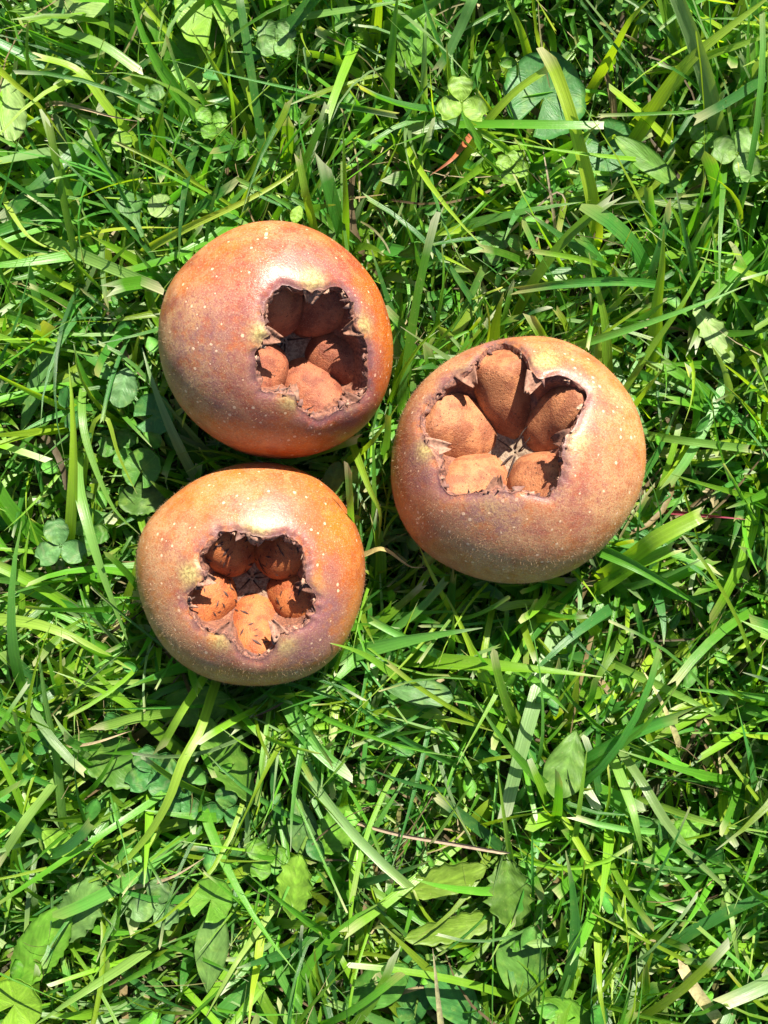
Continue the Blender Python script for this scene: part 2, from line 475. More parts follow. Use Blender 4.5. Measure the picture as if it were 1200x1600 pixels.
def build_fruit(F):
    cz = ZC + F.get('lift', 0.0)
    c = P(*F['centre'], cz)
    F['c'] = c
    view = nrm(C_CAM - c); dist = np.linalg.norm(C_CAM - c)
    v1 = nrm(np.cross([0, 1, 0], view)); v2 = np.cross(view, v1)
    sil = zoomed(F['sil'], F['off'], F['s'])
    ang, rad = [], []
    for u, v in sil:
        d = nrm(P(u, v, 0.0) - C_CAM)
        s = math.sqrt(max(0, 1 - float(d @ -view) ** 2))
        ang.append(math.atan2(d @ v2, d @ v1)); rad.append(dist * s)
    o_ = np.argsort(ang); ang = np.array(ang)[o_]; rad = np.array(rad)[o_]
    aa = np.concatenate([ang - 2 * math.pi, ang, ang + 2 * math.pi]); rr = np.tile(rad, 3)
    grid = np.linspace(-math.pi, math.pi, 721)
    rs = np.interp(grid, aa, rr)
    k = np.hanning(61); k /= k.sum()
    rs = np.convolve(np.concatenate([rs[:-1][-60:], rs, rs[1:][:60]]), k, 'same')[60:-60]
    R0 = rs.mean(); F['R'] = R0
    lump = WaveNoise(22, int(F['seed'] * 100), 10)
    st = dict(a=nrm(view))

    def rho(d):
        d = np.asarray(d, float)
        a = st['a']
        ct = d @ a
        sn2 = np.clip(1 - ct ** 2, 0, 1)
        qq = np.where(ct > 0, F['q'], 0.93)
        base = 1 / np.sqrt(sn2 + ct ** 2 / qq ** 2)
        az = np.arctan2(d @ v2, d @ v1)
        sv = np.clip(1 - (d @ view) ** 2, 0, 1)
        mod = 1 + (np.interp(az, grid, rs) / R0 - 1) * sv ** 1.2
        return R0 * base * mod * (1 + 0.020 * lump(d * 0.027 + F['seed']))

    def hit(u, v, z0=None):
        """where the ray of a zoom-window pixel meets the outer skin"""
        gu, gv = zoomed([(u, v)], F['off'], F['s'])[0]
        ray = nrm(P(gu, gv, 0.0) - C_CAM)
        t0 = dist - 1.5 * R0
        ts = t0 + np.linspace(0, 3 * R0, 1200)
        p = C_CAM + ts[:, None] * ray - c
        L = np.linalg.norm(p, axis=1)
        ins = np.nonzero(L < rho(p / L[:, None]))[0]
        j = ins[0] if len(ins) else int(np.argmin(L))
        return p[j]

    for _ in range(3):
        st['a'] = nrm(hit(*F['axis']))
    a = st['a']
    e1 = nrm(np.array([1.0, 0, 0]) - a[0] * a); e2 = np.cross(a, e1)
    # rim polar angle by azimuth
    rp = np.array([hit(*p) for p in F['rim']])
    rd = nrm(rp)
    rth = np.arccos(np.clip(rd @ a, -1, 1)); rph = np.arctan2(rd @ e2, rd @ e1)
    o_ = np.argsort(rph); rph, rth = rph[o_], rth[o_]
    NA = 288
    phi = np.linspace(-math.pi, math.pi, NA, endpoint=False)
    thr = np.interp(phi, np.concatenate([rph - 2 * math.pi, rph, rph + 2 * math.pi]), np.tile(rth, 3))
    jag = WaveNoise(1.0, int(F['seed'] * 7) + 3, 16)
    ring = np.stack([np.cos(phi), np.sin(phi), 0 * phi], -1)
    ks = np.hanning(9); ks /= ks.sum()
    thr = np.convolve(np.concatenate([thr[-4:], thr, thr[:4]]), ks, 'valid')
    thr = thr + 0.010 * jag(ring * 5.0) + 0.007 * jag(ring * 9.0 + 3) * (1 + jag(ring * 0.9))
    rimfun = lambda ph: np.interp(ph, np.concatenate([phi - 2 * math.pi, phi, phi + 2 * math.pi]), np.tile(thr, 3))
    # outer rows
    NR = 150
    tt = np.linspace(0, 1, NR) ** 1.35
    th = thr[None, :] + (math.pi - 1e-3 - thr[None, :]) * tt[:, None]
    ph = np.broadcast_to(phi[None, :], th.shape)
    d = np.cos(th)[..., None] * a + np.sin(th)[..., None] * (np.cos(ph)[..., None] * e1 + np.sin(ph)[..., None] * e2)
    rimd = th - thr[None, :]
    rr_ = rho(d) * (1 - 0.022 * np.exp(-(rimd / 0.045) ** 2) + 0.004 * np.exp(-((rimd - 0.15) / 0.10) ** 2))
    outer = d * rr_[..., None]
    # inner rows: lip, wall and floor
    rimp = outer[0]
    hr = rimp @ a
    sr = rimp - hr[:, None] * a
    Rh = np.linalg.norm(sr, axis=1).mean(); F['Rh'] = Rh
    hmean = hr.mean()
    hf = hmean - F['depth'] * Rh
    NI = 64
    ti = np.linspace(0, 1, NI + 1)[1:] ** 1.25
    hf = hf - 0.10 * Rh
    tk = [0, .05, .11, .18, .26, .5, .75, 1]
    fr = np.interp(ti, tk, [1, .982, .962, .948, .945, .88, .6, 0.002])
    hk = np.interp(ti, tk, [1, .988, .945, .87, .78, .40, .12, 0])
    kf = np.array([.25, .5, .25])
    fr = np.convolve(np.concatenate([[1], fr, [0.002]]), kf, 'valid'); hk = np.convolve(np.concatenate([[1], hk, [0]]), kf, 'valid')
    hh = hf + (hr[None, :] - hf) * hk[:, None]
    wall = WaveNoise(160, int(F['seed'] * 31), 12)
    crumb = WaveNoise(520, int(F['seed'] * 13) + 5, 20)
    inn = sr[None, :, :] * fr[:, None, None] + hh[..., None] * a
    lipw = np.exp(-((ti - 0.10) / 0.09) ** 2)[:, None]
    inn = inn + a * (0.0006 * wall(inn) * np.sin(math.pi * ti)[:, None] + 0.00042 * crumb(inn) * (0.5 + wall(inn * 0.7)) * lipw)[..., None]
    inn = inn - nrm(sr)[None] * (0.00045 * crumb(inn + 0.5) * (0.5 + wall(inn * 0.6 + 2)) * lipw + 0.0008 * wall(inn + .3) * lipw)[..., None]
    verts = np.concatenate([inn[::-1].reshape(-1, 3), outer.reshape(-1, 3)])
    rows = NI + NR
    idx = np.arange(rows * NA).reshape(rows, NA)
    nx = np.roll(idx, -1, axis=1)
    quads = np.stack([idx[:-1], idx[1:], nx[1:], nx[:-1]], -1).reshape(-1, 4)
    rimda = np.concatenate([np.broadcast_to(-ti[::-1, None], (NI, NA)).ravel(), rimd.ravel()])

    def gm(lst):
        w = np.zeros(len(verts))
        for x, y, r, k_ in lst:
            g = k_ * np.exp(-((np.linalg.norm(verts - hit(x, y), axis=1) / (r * F['s'] * 0.000146)) ** 2))
            w = np.maximum(w, g)
        return w
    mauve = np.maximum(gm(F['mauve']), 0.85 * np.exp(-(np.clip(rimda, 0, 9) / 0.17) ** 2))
    russ = np.maximum(gm(F['russet']), 0.75 * np.clip((rimda - 1.2) / 0.5, 0, 1))
    padm = gm([(x, y, 50 * (0.35 / F['s']), k_ * 1.25) for x, y, k_ in F['pads']])
    mask = np.stack([np.clip(mauve, 0, 1.3), np.clip(russ, 0, 1), np.clip(padm, 0, 1.2)], -1)

    zmin = (verts[:, 2] + c[2]).min()
    base = np.array([c[0], c[1], 0.0])
    root = empty('medlar', base, F['label'], 'fruit', 'medlars lying on the lawn')
    off = c - base
    skin = make_skin('medlar_skin_' + F['key'], F['seed'], F['orange'], F['red'])
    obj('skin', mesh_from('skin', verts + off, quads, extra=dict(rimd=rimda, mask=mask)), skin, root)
    # ---- five carpel lobes bulging from the wall of the hollow
    lm = make_lobe('carpel_' + F['key'], F['la'], F['lb'], F['speck'])
    floor = a * hf
    lob_n = WaveNoise(110, int(F['seed'] * 17) + 2, 12)
    for li, (lx, ly) in enumerate(F['lobes']):
        gu, gv = zoomed([(lx, ly)], F['off'], F['s'])[0]
        ray = nrm(P(gu, gv, 0.0) - C_CAM)
        hplane = hmean - F.get('sink', 0.46) * F['depth'] * Rh
        o0 = C_CAM - c
        tpar = (hplane - o0 @ a) / (ray @ a)
        pc = o0 + ray * tpar                      # visible crest of the lobe
        radial = pc - (pc @ a) * a
        rl = np.linalg.norm(radial); radial = radial / rl
        phil = math.atan2(radial @ e2, radial @ e1)
        thl = float(rimfun(phil))
        srl = float(rho((math.cos(thl) * a + math.sin(thl) * radial)[None])[0]) * math.sin(thl)
        lo = nrm(-0.74 * radial - 0.67 * a)      # long axis: from the rim down to the floor centre
        tg = np.cross(a, radial)
        no = nrm(np.cross(lo, tg)); no = no if no @ a > 0 else -no
        semi_t = F.get('fat', 0.57) * Rh * random.uniform(0.96, 1.05)
        semi_l = 0.86 * Rh * max(1.0, srl / Rh)
        semi_n = 0.58 * Rh
        cen = pc - no * semi_n * 0.92
        cen = cen + lo * 0.08 * Rh
        nu, nv = 44, 30
        U = np.linspace(0, 2 * math.pi, nu, endpoint=False); V = np.linspace(0.02, math.pi - 0.02, nv)
        uu, vv = np.meshgrid(U, V)
        sx = np.sin(vv) * np.cos(uu); sy = np.sin(vv) * np.sin(uu); sz = np.cos(vv)
        egg = 1.0 + 0.16 * sz                       # blunter towards the centre of the fruit
        q_ = cen + semi_t * (sx * egg)[..., None] * tg + semi_n * (sy * egg)[..., None] * no + semi_l * sz[..., None] * lo
        q_ = q_ * 1.0
        q_ = q_ + nrm(q_ - cen) * (0.00045 * lob_n(q_ + li * 0.1))[..., None]
        # stay beneath the skin
        qq = q_.reshape(-1, 3); L = np.linalg.norm(qq, axis=1); dd = qq / L[:, None]
        cth = np.arccos(np.clip(dd @ a, -1, 1)); cph = np.arctan2(dd @ e2, dd @ e1)
        lim = rho(dd) * np.where(cth > rimfun(cph) - 0.02, 0.93, 0.925)
        kk_ = 0.0011; ex = (L - lim) / kk_
        soft = L - kk_ * np.where(ex > 20, ex, np.log1p(np.exp(np.minimum(ex, 20))))
        qq = dd * soft[:, None]
        ids = np.arange(nu * nv).reshape(nv, nu); nxt = np.roll(ids, -1, 1)
        qd = np.stack([ids[:-1], nxt[:-1], nxt[1:], ids[1:]], -1).reshape(-1, 4)
        lobe = obj('carpel', mesh_from('carpel', qq + off, qd), lm, root)
        # dark flecks lying on the lobe
        nf, fl = F['fleck']
        fv, ff = [], []
        for _ in range(nf):
            i_, j_ = random.randrange(3, nv - 6), random.randrange(nu)
            p0 = qq[ids[i_, j_]]
            nn = nrm(np.cross(qq[ids[i_, (j_ + 1) % nu]] - p0, qq[ids[i_ + 1, j_]] - p0))
            if nn @ no < 0: nn = -nn
            if nn @ no < 0.2: continue
            tdir = nrm(np.cross(nn, radial) + np.array([random.gauss(0, .5) for _ in range(3)]))
            tdir = nrm(tdir - (tdir @ nn) * nn); sd = np.cross(nn, tdir)
            ln = fl * random.uniform(0.5, 1.3); w = ln * random.uniform(0.14, 0.3)
            b0 = len(fv); p0 = p0 + nn * 0.00005
            k5 = [(-.5, 0, 0.0), (0, .5, 0.00008), (.5, 0, 0.0), (0, -.5, 0.00008), (0, 0, 0.00022)]
            for x_, y_, z_ in k5:
                fv.append(p0 + tdir * ln * (x_ + random.uniform(-.1, .1)) + sd * w * y_ + nn * z_ + off)
            for q4 in range(4): ff.append((b0 + q4, b0 + (q4 + 1) % 4, b0 + 4))
        if fv:
            fo = obj('dark_flecks', mesh_from('dark_flecks', fv, tris=ff, cols=np.tile((0.055, 0.025, 0.020), (len(fv), 1))), M_FLECK, lobe)
            fo['kind'] = 'stuff'
    # ---- dry sepal flaps at the callus pads
    def sheet(o0, f, s, nn, ln, wd, curl, colr, seed, nu=9, nv=6, ragged=0.25, parent=None, name='sepal'):
        g = np.random.default_rng(seed)
        us = np.linspace(0, 1, nu); vs_ = np.linspace(-1, 1, nv)
        ragl = 1 + ragged * g.uniform(-1, 1, nv)
        pts_ = []
        for u in us:
            for j, v in enumerate(vs_):
                w = wd * (1 - 0.72 * u ** 1.3)
                x = ln * u * ragl[j] * math.cos(curl * u * 0.5); z = ln * u * math.sin(curl * u * 0.5)
                pts_.append(o0 + f * x + s * v * w * 0.5 + nn * (z + 0.12 * wd * (v * v - .5) * (1 + u) + g.normal(0, wd * 0.018)))
        top = np.array(pts_); bot = top - nn * 0.00022
        vv = np.concatenate([top, bot]); nT = len(top)
        idt = np.arange(nT).reshape(nu, nv)
        q = np.stack([idt[:-1, :-1], idt[1:, :-1], idt[1:, 1:], idt[:-1, 1:]], -1).reshape(-1, 4)
        qb = q[:, ::-1] + nT
        bd = list(idt[0, :]) + list(idt[1:, -1]) + list(idt[-1, ::-1][1:]) + list(idt[::-1, 0][1:-1])
        sides = [(bd[i], bd[(i + 1) % len(bd)], bd[(i + 1) % len(bd)] + nT, bd[i] + nT) for i in range(len(bd))]
        cc = np.tile(colr, (2 * nT, 1)) * g.uniform(0.75, 1.25, (2 * nT, 1))
        return vv, np.concatenate([q, qb, np.array(sides)]), cc

    for i, (x, y, k_) in enumerate(F['pads']):
        p0 = hit(x, y); dp = nrm(p0)
        phl = math.atan2(dp @ e2, dp @ e1)
        thl = float(rimfun(phl))
        rad_dir = nrm(dp - (dp @ a) * a)
        pd = math.cos(thl + 0.03) * a + math.sin(thl + 0.03) * rad_dir
        pr = pd * float(rho(pd[None])[0]) * 0.985
        f = nrm(-rad_dir * 0.9 - a * random.uniform(0.10, 0.45)); s_ = nrm(np.cross(a, rad_dir)); nn = nrm(np.cross(f, s_)); nn = nn if nn @ a > 0 else -nn
        ln = Rh * random.uniform(0.24, 0.36); wd = Rh * random.uniform(0.26, 0.36)
        colr = np.array(random.choice([(0.24, 0.115, 0.075), (0.33, 0.175, 0.120), (0.17, 0.075, 0.050)]))
        vv, qf, cc = sheet(pr, f, s_, nn, ln, wd, random.uniform(-1.2, 0.6), colr, int(F['seed'] * 50 + i), 12, 9, 0.13)
        so = obj('sepal', mesh_from('sepal', vv + off, qf, cols=cc), M_DRY, root)
    # ---- papery shreds all round the rim
    av, aq, ac = [], [], []
    nb = 0
    for i in range(50):
        pp = random.uniform(-math.pi, math.pi); thl = float(rimfun(pp)) + random.uniform(-0.005, 0.02)
        rad_dir = math.cos(pp) * e1 + math.sin(pp) * e2
        pd = math.cos(thl) * a + math.sin(thl) * rad_dir
        pr = pd * float(rho(pd[None])[0]) * random.uniform(0.952, 0.975)
        tgn = np.cross(a, rad_dir)
        f = nrm(-rad_dir * random.uniform(0.5, 1) + a * random.uniform(-0.7, 0.45) + tgn * random.gauss(0, .7))
        s_ = nrm(np.cross(f, a) + 0.01); nn = nrm(np.cross(s_, f))
        ln = random.uniform(0.0006, 0.0021); wd = random.uniform(0.0005, 0.0019)
        colr = np.array(random.choice([(0.36, 0.20, 0.14), (0.20, 0.10, 0.08), (0.12, 0.055, 0.045), (0.42, 0.26, 0.18)]))
        vv, qf, cc = sheet(pr, f, s_, nn, ln, wd, random.uniform(-2.5, 2.5), colr, 900 + i + int(F['seed'] * 1000), 5, 3, 0.45)
        av.append(vv + off); aq.append(qf + nb); ac.append(cc); nb += len(vv)
    ro = obj('rim_shreds', mesh_from('rim_shreds', np.concatenate(av), np.concatenate(aq), cols=np.concatenate(ac)), M_DRY, root)
    ro['kind'] = 'stuff'
    # ---- dried styles in the middle: thin dark bent threads
    for i in range(5):
        pz = 2 * math.pi * i / 5 + random.uniform(-.4, .4)
        rd_ = math.cos(pz) * e1 + math.sin(pz) * e2; tg_ = np.cross(a, rd_)
        pts_ = []
        bend = random.uniform(-1, 1); ln = Rh * random.uniform(0.28, 0.5)
        for u in np.linspace(0, 1, 9):
            pts_.append(a * (hf - 0.0003 + ln * 0.75 * u - ln * 0.25 * u * u) + rd_ * (Rh * 0.05 + ln * 0.75 * u ** 1.4) + tg_ * bend * ln * 0.5 * u * u)
        vv, q = tube(np.array(pts_) + off, np.linspace(0.00024, 0.00010, 9), 6)
        obj('style', mesh_from('style', vv, q, cols=np.tile((0.035, 0.02, 0.017), (len(vv), 1))), M_FLECK, root)
    # ---- fine felt of hairs on the skin
    N = F['fuzz']
    g = np.random.default_rng(int(F['seed'] * 77))
    jj = g.integers(0, outer.shape[0] - 1, N * 3); kk = g.integers(0, NA, N * 3)
    wgt = (0.15 + russ[NI * NA:].reshape(NR, NA)[jj, kk]) * np.sin(th[jj, kk])
    keep = g.uniform(0, 1.1, N * 3) < wgt
    jj, kk = jj[keep][:N], kk[keep][:N]
    p0 = outer[jj, kk]; nn = nrm(p0)
    rd_ = nrm(nn * 0.75 + g.normal(0, 0.45, p0.shape))
    ln = g.uniform(0.0003, 0.0008, len(p0))[:, None]
    sd = nrm(np.cross(rd_, g.normal(size=p0.shape))) * 0.000017
    hv = np.stack([p0 - sd, p0 + sd, p0 + rd_ * ln], 1).reshape(-1, 3)
    ht = np.arange(len(hv)).reshape(-1, 3)
    ho = obj('felt_hairs', mesh_from('felt_hairs', hv + off, tris=ht, cols=np.tile((0.50, 0.34, 0.20), (len(hv), 1))), M_FUZZ, root)
    ho['kind'] = 'stuff'
    F['rho'] = rho
    return root


def tube(c_, rad, ns=6):
    c_ = np.asarray(c_, float)
    T = nrm(np.gradient(c_, axis=0))
    ref = np.array([0, 0, 1.0]) if abs(T[0][2]) < 0.8 else np.array([1.0, 0, 0])
    S = nrm(np.cross(T, ref)); B = np.cross(S, T)
    an = np.linspace(0, 2 * math.pi, ns, endpoint=False)
    rad = np.broadcast_to(rad, (len(c_),))
    v = c_[:, None, :] + rad[:, None, None] * (np.cos(an)[None, :, None] * S[:, None, :] + np.sin(an)[None, :, None] * B[:, None, :])
    nr = len(c_)
    idx = np.arange(nr * ns).reshape(nr, ns); nx = np.roll(idx, -1, 1)
    q = np.stack([idx[:-1], nx[:-1], nx[1:], idx[1:]], -1).reshape(-1, 4)
    v = v.reshape(-1, 3)
    b0 = len(v)
    return v, q


for F in FR:
    build_fruit(F)


def fruit_clear(p, grow=0.0006):
    """True where the point is clear of every fruit (treated as a dome standing on its equator)"""
    ok = np.ones(p.shape[:-1], bool)
    for F in FR:
        rel = p - F['c']
        rel2 = rel.copy(); rel2[..., 2] = np.where(rel2[..., 2] > 0, rel2[..., 2] * 0.6, rel2[..., 2] / 0.93)
        # above the equator a blade must stay outside the fruit's plan
        ok &= np.linalg.norm(rel2, axis=-1) > F['R'] * 1.005 + grow
    return ok


# ------------------------------------------------------------------ blades
def ribbons(C, W, fold, twist, cut, base, tip, seed, frac_tip=None):
    """C (N,S,3) centre lines; W (N,); returns verts, quads, cols, uvs of V-folded blades"""
    g = np.random.default_rng(seed)
    N, S, _ = C.shape
    s = np.linspace(0, 1, S)[None, :]
    T = nrm(np.gradient(C, axis=1))
    up = np.zeros_like(T); up[..., 2] = 1
    side = np.cross(T, up)
    ref = nrm(side.mean(axis=1, keepdims=True))
    bad = np.linalg.norm(side, axis=-1, keepdims=True) < 0.25
    side = nrm(np.where(bad, ref - (ref * T).sum(-1, keepdims=True) * T, side))
    nor = np.cross(side, T)
    tw = (twist[:, None] * (s - 0.1) + g.normal(0, 0.35, (N, 1)))[..., None]
    side, nor = side * np.cos(tw) + nor * np.sin(tw), nor * np.cos(tw) - side * np.sin(tw)
    prof_p = (0.55 + 0.45 * np.clip(s * 5, 0, 1)) * np.clip((1 - s) / 0.55, 0.02, 1) ** 0.75
    prof_c = (0.60 + 0.40 * np.clip(s * 4, 0, 1)) * (1 - 0.18 * s)
    prof = np.where(cut[:, None], prof_c, prof_p)
    prof = prof * (1 + 0.05 * np.sin(s * 9 + g.uniform(0, 6, (N, 1))))
    hw = (W[:, None] * 0.5 * prof)[..., None]
    f = fold[:, None, None]
    Lft = C - side * hw * np.cos(f) + nor * hw * np.sin(f)
    Rgt = C + side * hw * np.cos(f) + nor * hw * np.sin(f)
    V = np.stack([Lft, C, Rgt], 2)               # N,S,3,3
    # torn ends on mown blades
    jag = g.uniform(-0.9, 0.9, (N, 3, 1)) * W[:, None, None] * cut[:, None, None]
    V[:, -1] += jag * T[:, -1][:, None, :]
    idx = np.arange(N * S * 3).reshape(N, S, 3)
    q = np.stack([idx[:, :-1, :-1], idx[:, :-1, 1:], idx[:, 1:, 1:], idx[:, 1:, :-1]], -1).reshape(-1, 4)
    sc = s[..., None]
    cc = base[:, None, :] * (1 - sc * 0.0)
    pale = np.array([0.20, 0.22, 0.08])
    cc = cc + (pale - cc) * np.clip(0.45 - sc * 3.0, 0, 1) * 0.7
    ft = np.where(cut[:, None, None], np.clip((sc - 0.93) / 0.06, 0, 1) * 0.85, np.clip((sc - 0.95) / 0.05, 0, 1) * 0.6)
    if frac_tip is not None:
        ft = ft * frac_tip[:, None, None]
    cc = cc + (tip[:, None, :] - cc) * ft
    cc = np.repeat(cc[:, :, None, :], 3, axis=2)
    uu = np.broadcast_to(np.array([-.5, 0, .5])[None, None, :], (N, S, 3)) + g.integers(0, 400, (N, 1, 1)) * 3.1
    vv = np.broadcast_to((s * 1.0)[..., None], (N, S, 3)) + g.uniform(0, 90, (N, 1, 1))
    return V.reshape(-1, 3), q, cc.reshape(-1, 3), np.stack([uu, vv], -1).reshape(-1, 2)


def centre_lines(roots, head, L, e0, e1, bend, S):
    s = np.linspace(0, 1, S)[None, :]
    el = e0[:, None] + (e1 - e0)[:, None] * s ** 1.2
    hd = head[:, None] + bend[:, None] * s
    st = (L / (S - 1))[:, None]
    d = np.stack([np.cos(el) * np.cos(hd), np.cos(el) * np.sin(hd), np.sin(el)], -1) * st[..., None]
    C = roots[:, None, :] + np.concatenate([np.zeros((len(L), 1, 3)), np.cumsum(d[:, :-1], axis=1)], 1)
    return C


PAL = np.array([(0.068, 0.200, 0.013), (0.040, 0.148, 0.020), (0.115, 0.235, 0.013), (0.075, 0.200, 0.032),
                (0.170, 0.262, 0.014), (0.032, 0.118, 0.024), (0.140, 0.225, 0.080)])
PALW = np.array([.24, .16, .19, .13, .14, .07, .07])
TIPS = np.array([(0.36, 0.34, 0.18), (0.42, 0.42, 0.30), (0.24, 0.22, 0.08), (0.18, 0.22, 0.06), (0.16, 0.24, 0.05)])

CLEAR = []     # (x, y, radius, z, strength): leaves that lie open to the sky


def grass_field(count, half, hole, seed, S, wscale=1.0, lscale=1.0, around=None):
    g = np.random.default_rng(seed)
    clump = WaveNoise(28, 71); tuft = WaveNoise(22, 72)
    out = []
    made = 0
    for it in range(7):
        n_ = int((count - made) * (1.15 if it == 0 else 1.6)) + 10
        xy = np.stack([g.uniform(-half[0], half[0], n_), g.uniform(-half[1], half[1], n_)], -1)
        if around is not None:
            rr_ = around['R'] * g.uniform(0.72, 1.30, n_); aa_ = g.uniform(0, 2 * math.pi, n_)
            xy = np.stack([around['c'][0] + rr_ * np.cos(aa_), around['c'][1] + rr_ * np.sin(aa_)], -1)
        if hole is not None:
            k = (np.abs(xy[:, 0]) > hole[0]) | (np.abs(xy[:, 1]) > hole[1])
            xy = xy[k]
        n_ = len(xy)
        roots = np.concatenate([xy, np.full((n_, 1), -0.002)], 1)
        cl = clump(roots)
        head = g.uniform(0, 2 * math.pi, n_) * 0.75 + 1.6 * cl
        L = g.gamma(4.5, 0.0050, n_) * lscale * (1 + 0.2 * cl) * np.clip(1.02 + 0.75 * tuft(roots), 0.45, 1.7)
        L = np.clip(L, 0.008, 0.055)
        flat = g.uniform(0, 1, n_)
        e0 = np.where(flat < 0.55, g.uniform(R(30), R(70), n_), g.uniform(R(60), R(88), n_))
        e1 = np.where(flat < 0.55, g.uniform(R(-25), R(20), n_), g.uniform(R(-5), R(60), n_))
        L = np.where(flat < 0.55, L * 1.15, L * 0.80)
        bend = g.normal(0, 0.7, n_)
        C = centre_lines(roots, head, L, e0, e1, bend, S)
        top = C[..., 2].max(1)
        sc_ = np.where(top > 0.029, 0.029 / top, 1.0)
        C[..., 2] *= sc_[:, None]
        ok = fruit_clear(C).all(1) & (C[:, 1:, 2].min(1) > -0.0015)
        for (x, y, r_, z_, stg) in CLEAR:
            over = ((C[..., 0] - x) ** 2 + (C[..., 1] - y) ** 2 < r_ * r_) & (C[..., 2] > z_ - 0.001)
            ok &= ~(over.any(1) & (g.uniform(0, 1, n_) < stg))
        out.append((C[ok], flat[ok]))
        made += int(ok.sum())
        if made >= count: break
    C = np.concatenate([o[0] for o in out])[:count]
    flat = np.concatenate([o[1] for o in out])[:count]
    n_ = len(C)
    W = np.where(g.uniform(0, 1, n_) < 0.30, g.uniform(0.0006, 0.0013, n_), np.clip(g.gamma(6, 0.00037, n_), 0.0011, 0.0040)) * wscale
    base = PAL[g.choice(len(PAL), n_, p=PALW)] * g.uniform(0.55, 1.3, (n_, 1))
    tip = TIPS[g.choice(len(TIPS), n_)]
    cut = g.uniform(0, 1, n_) < 0.42
    return ribbons(C, W, g.uniform(0.08, 0.6, n_), g.normal(0, 0.7, n_), cut, base, tip, seed + 1)


def cat(v, n=24):
    """Catmull-Rom through points, resampled to n"""
    p = np.asarray(v, float)
    p = np.concatenate([[2 * p[0] - p[1]], p, [2 * p[-1] - p[-2]]])
    o_ = []
    for i in range(1, len(p) - 2):
        for t_ in np.linspace(0, 1, 12, endpoint=False):
            a_, b_, c_, d_ = p[i - 1], p[i], p[i + 1], p[i + 2]
            o_.append(0.5 * (2 * b_ + (c_ - a_) * t_ + (2 * a_ - 5 * b_ + 4 * c_ - d_) * t_ ** 2 + (3 * b_ - a_ - 3 * c_ + d_) * t_ ** 3))
    o_.append(p[-2]); o_ = np.array(o_)
    L = np.concatenate([[0], np.cumsum(np.linalg.norm(np.diff(o_, axis=0), axis=1))])
    t_ = np.linspace(0, L[-1], n)
    return np.stack([np.interp(t_, L, o_[:, k]) for k in range(3)], -1)


def rooted(pts_):
    """add a root running down into the soil before the first point"""
    p0, p1 = pts_[0], pts_[1]
    d = nrm(np.array([p0[0] - p1[0], p0[1] - p1[1], 0.0]))
    h = p0[2]
    if h < 0.002: return pts_
    r = np.array([p0[0] + d[0] * h * 0.6, p0[1] + d[1] * h * 0.6, -0.002])
    m = np.array([p0[0] + d[0] * h * 0.45, p0[1] + d[1] * h * 0.45, h * 0.5])
    return [r, m] + list(pts_)


BL = 0


def blade(label, pix, width, zs, colr, cut=False, fold=0.3, twist=0.0, tip=(0.42, 0.36, 0.22), group=None, straw=False, name='grass_blade', cat_='grass blade'):
    """a single grass blade along photograph pixels, root end first, zs heights in millimetres"""
    global BL
    BL += 1
    zz = np.interp(np.linspace(0, 1, len(pix)), np.linspace(0, 1, len(zs)), zs) / 1000.0
    pts_ = rooted([P(u, v, z) for (u, v), z in zip(pix, zz)])
    C = cat(pts_, 26)
    W = px(width, zz.mean())
    if not straw: colr = (colr[0] * 1.25, colr[1] * 1.28, colr[2] * 0.75)
    v, q, cc, uv = ribbons(C[None], np.array([W]), np.array([fold]), np.array([twist]), np.array([cut]), np.array([colr]), np.array([tip]), 3000 + BL)
    for q_ in C[6::3]:
        CLEAR.append((q_[0], q_[1], W * 0.75, q_[2], 0.7))
    base = np.array([C[0][0], C[0][1], 0.0])
    o = obj(name, mesh_from(name, v - base, q, cols=cc, uvs=uv), M_STRAW if straw else M_GRASS)
    o.location = base
    return tag(o, label, cat_, group)


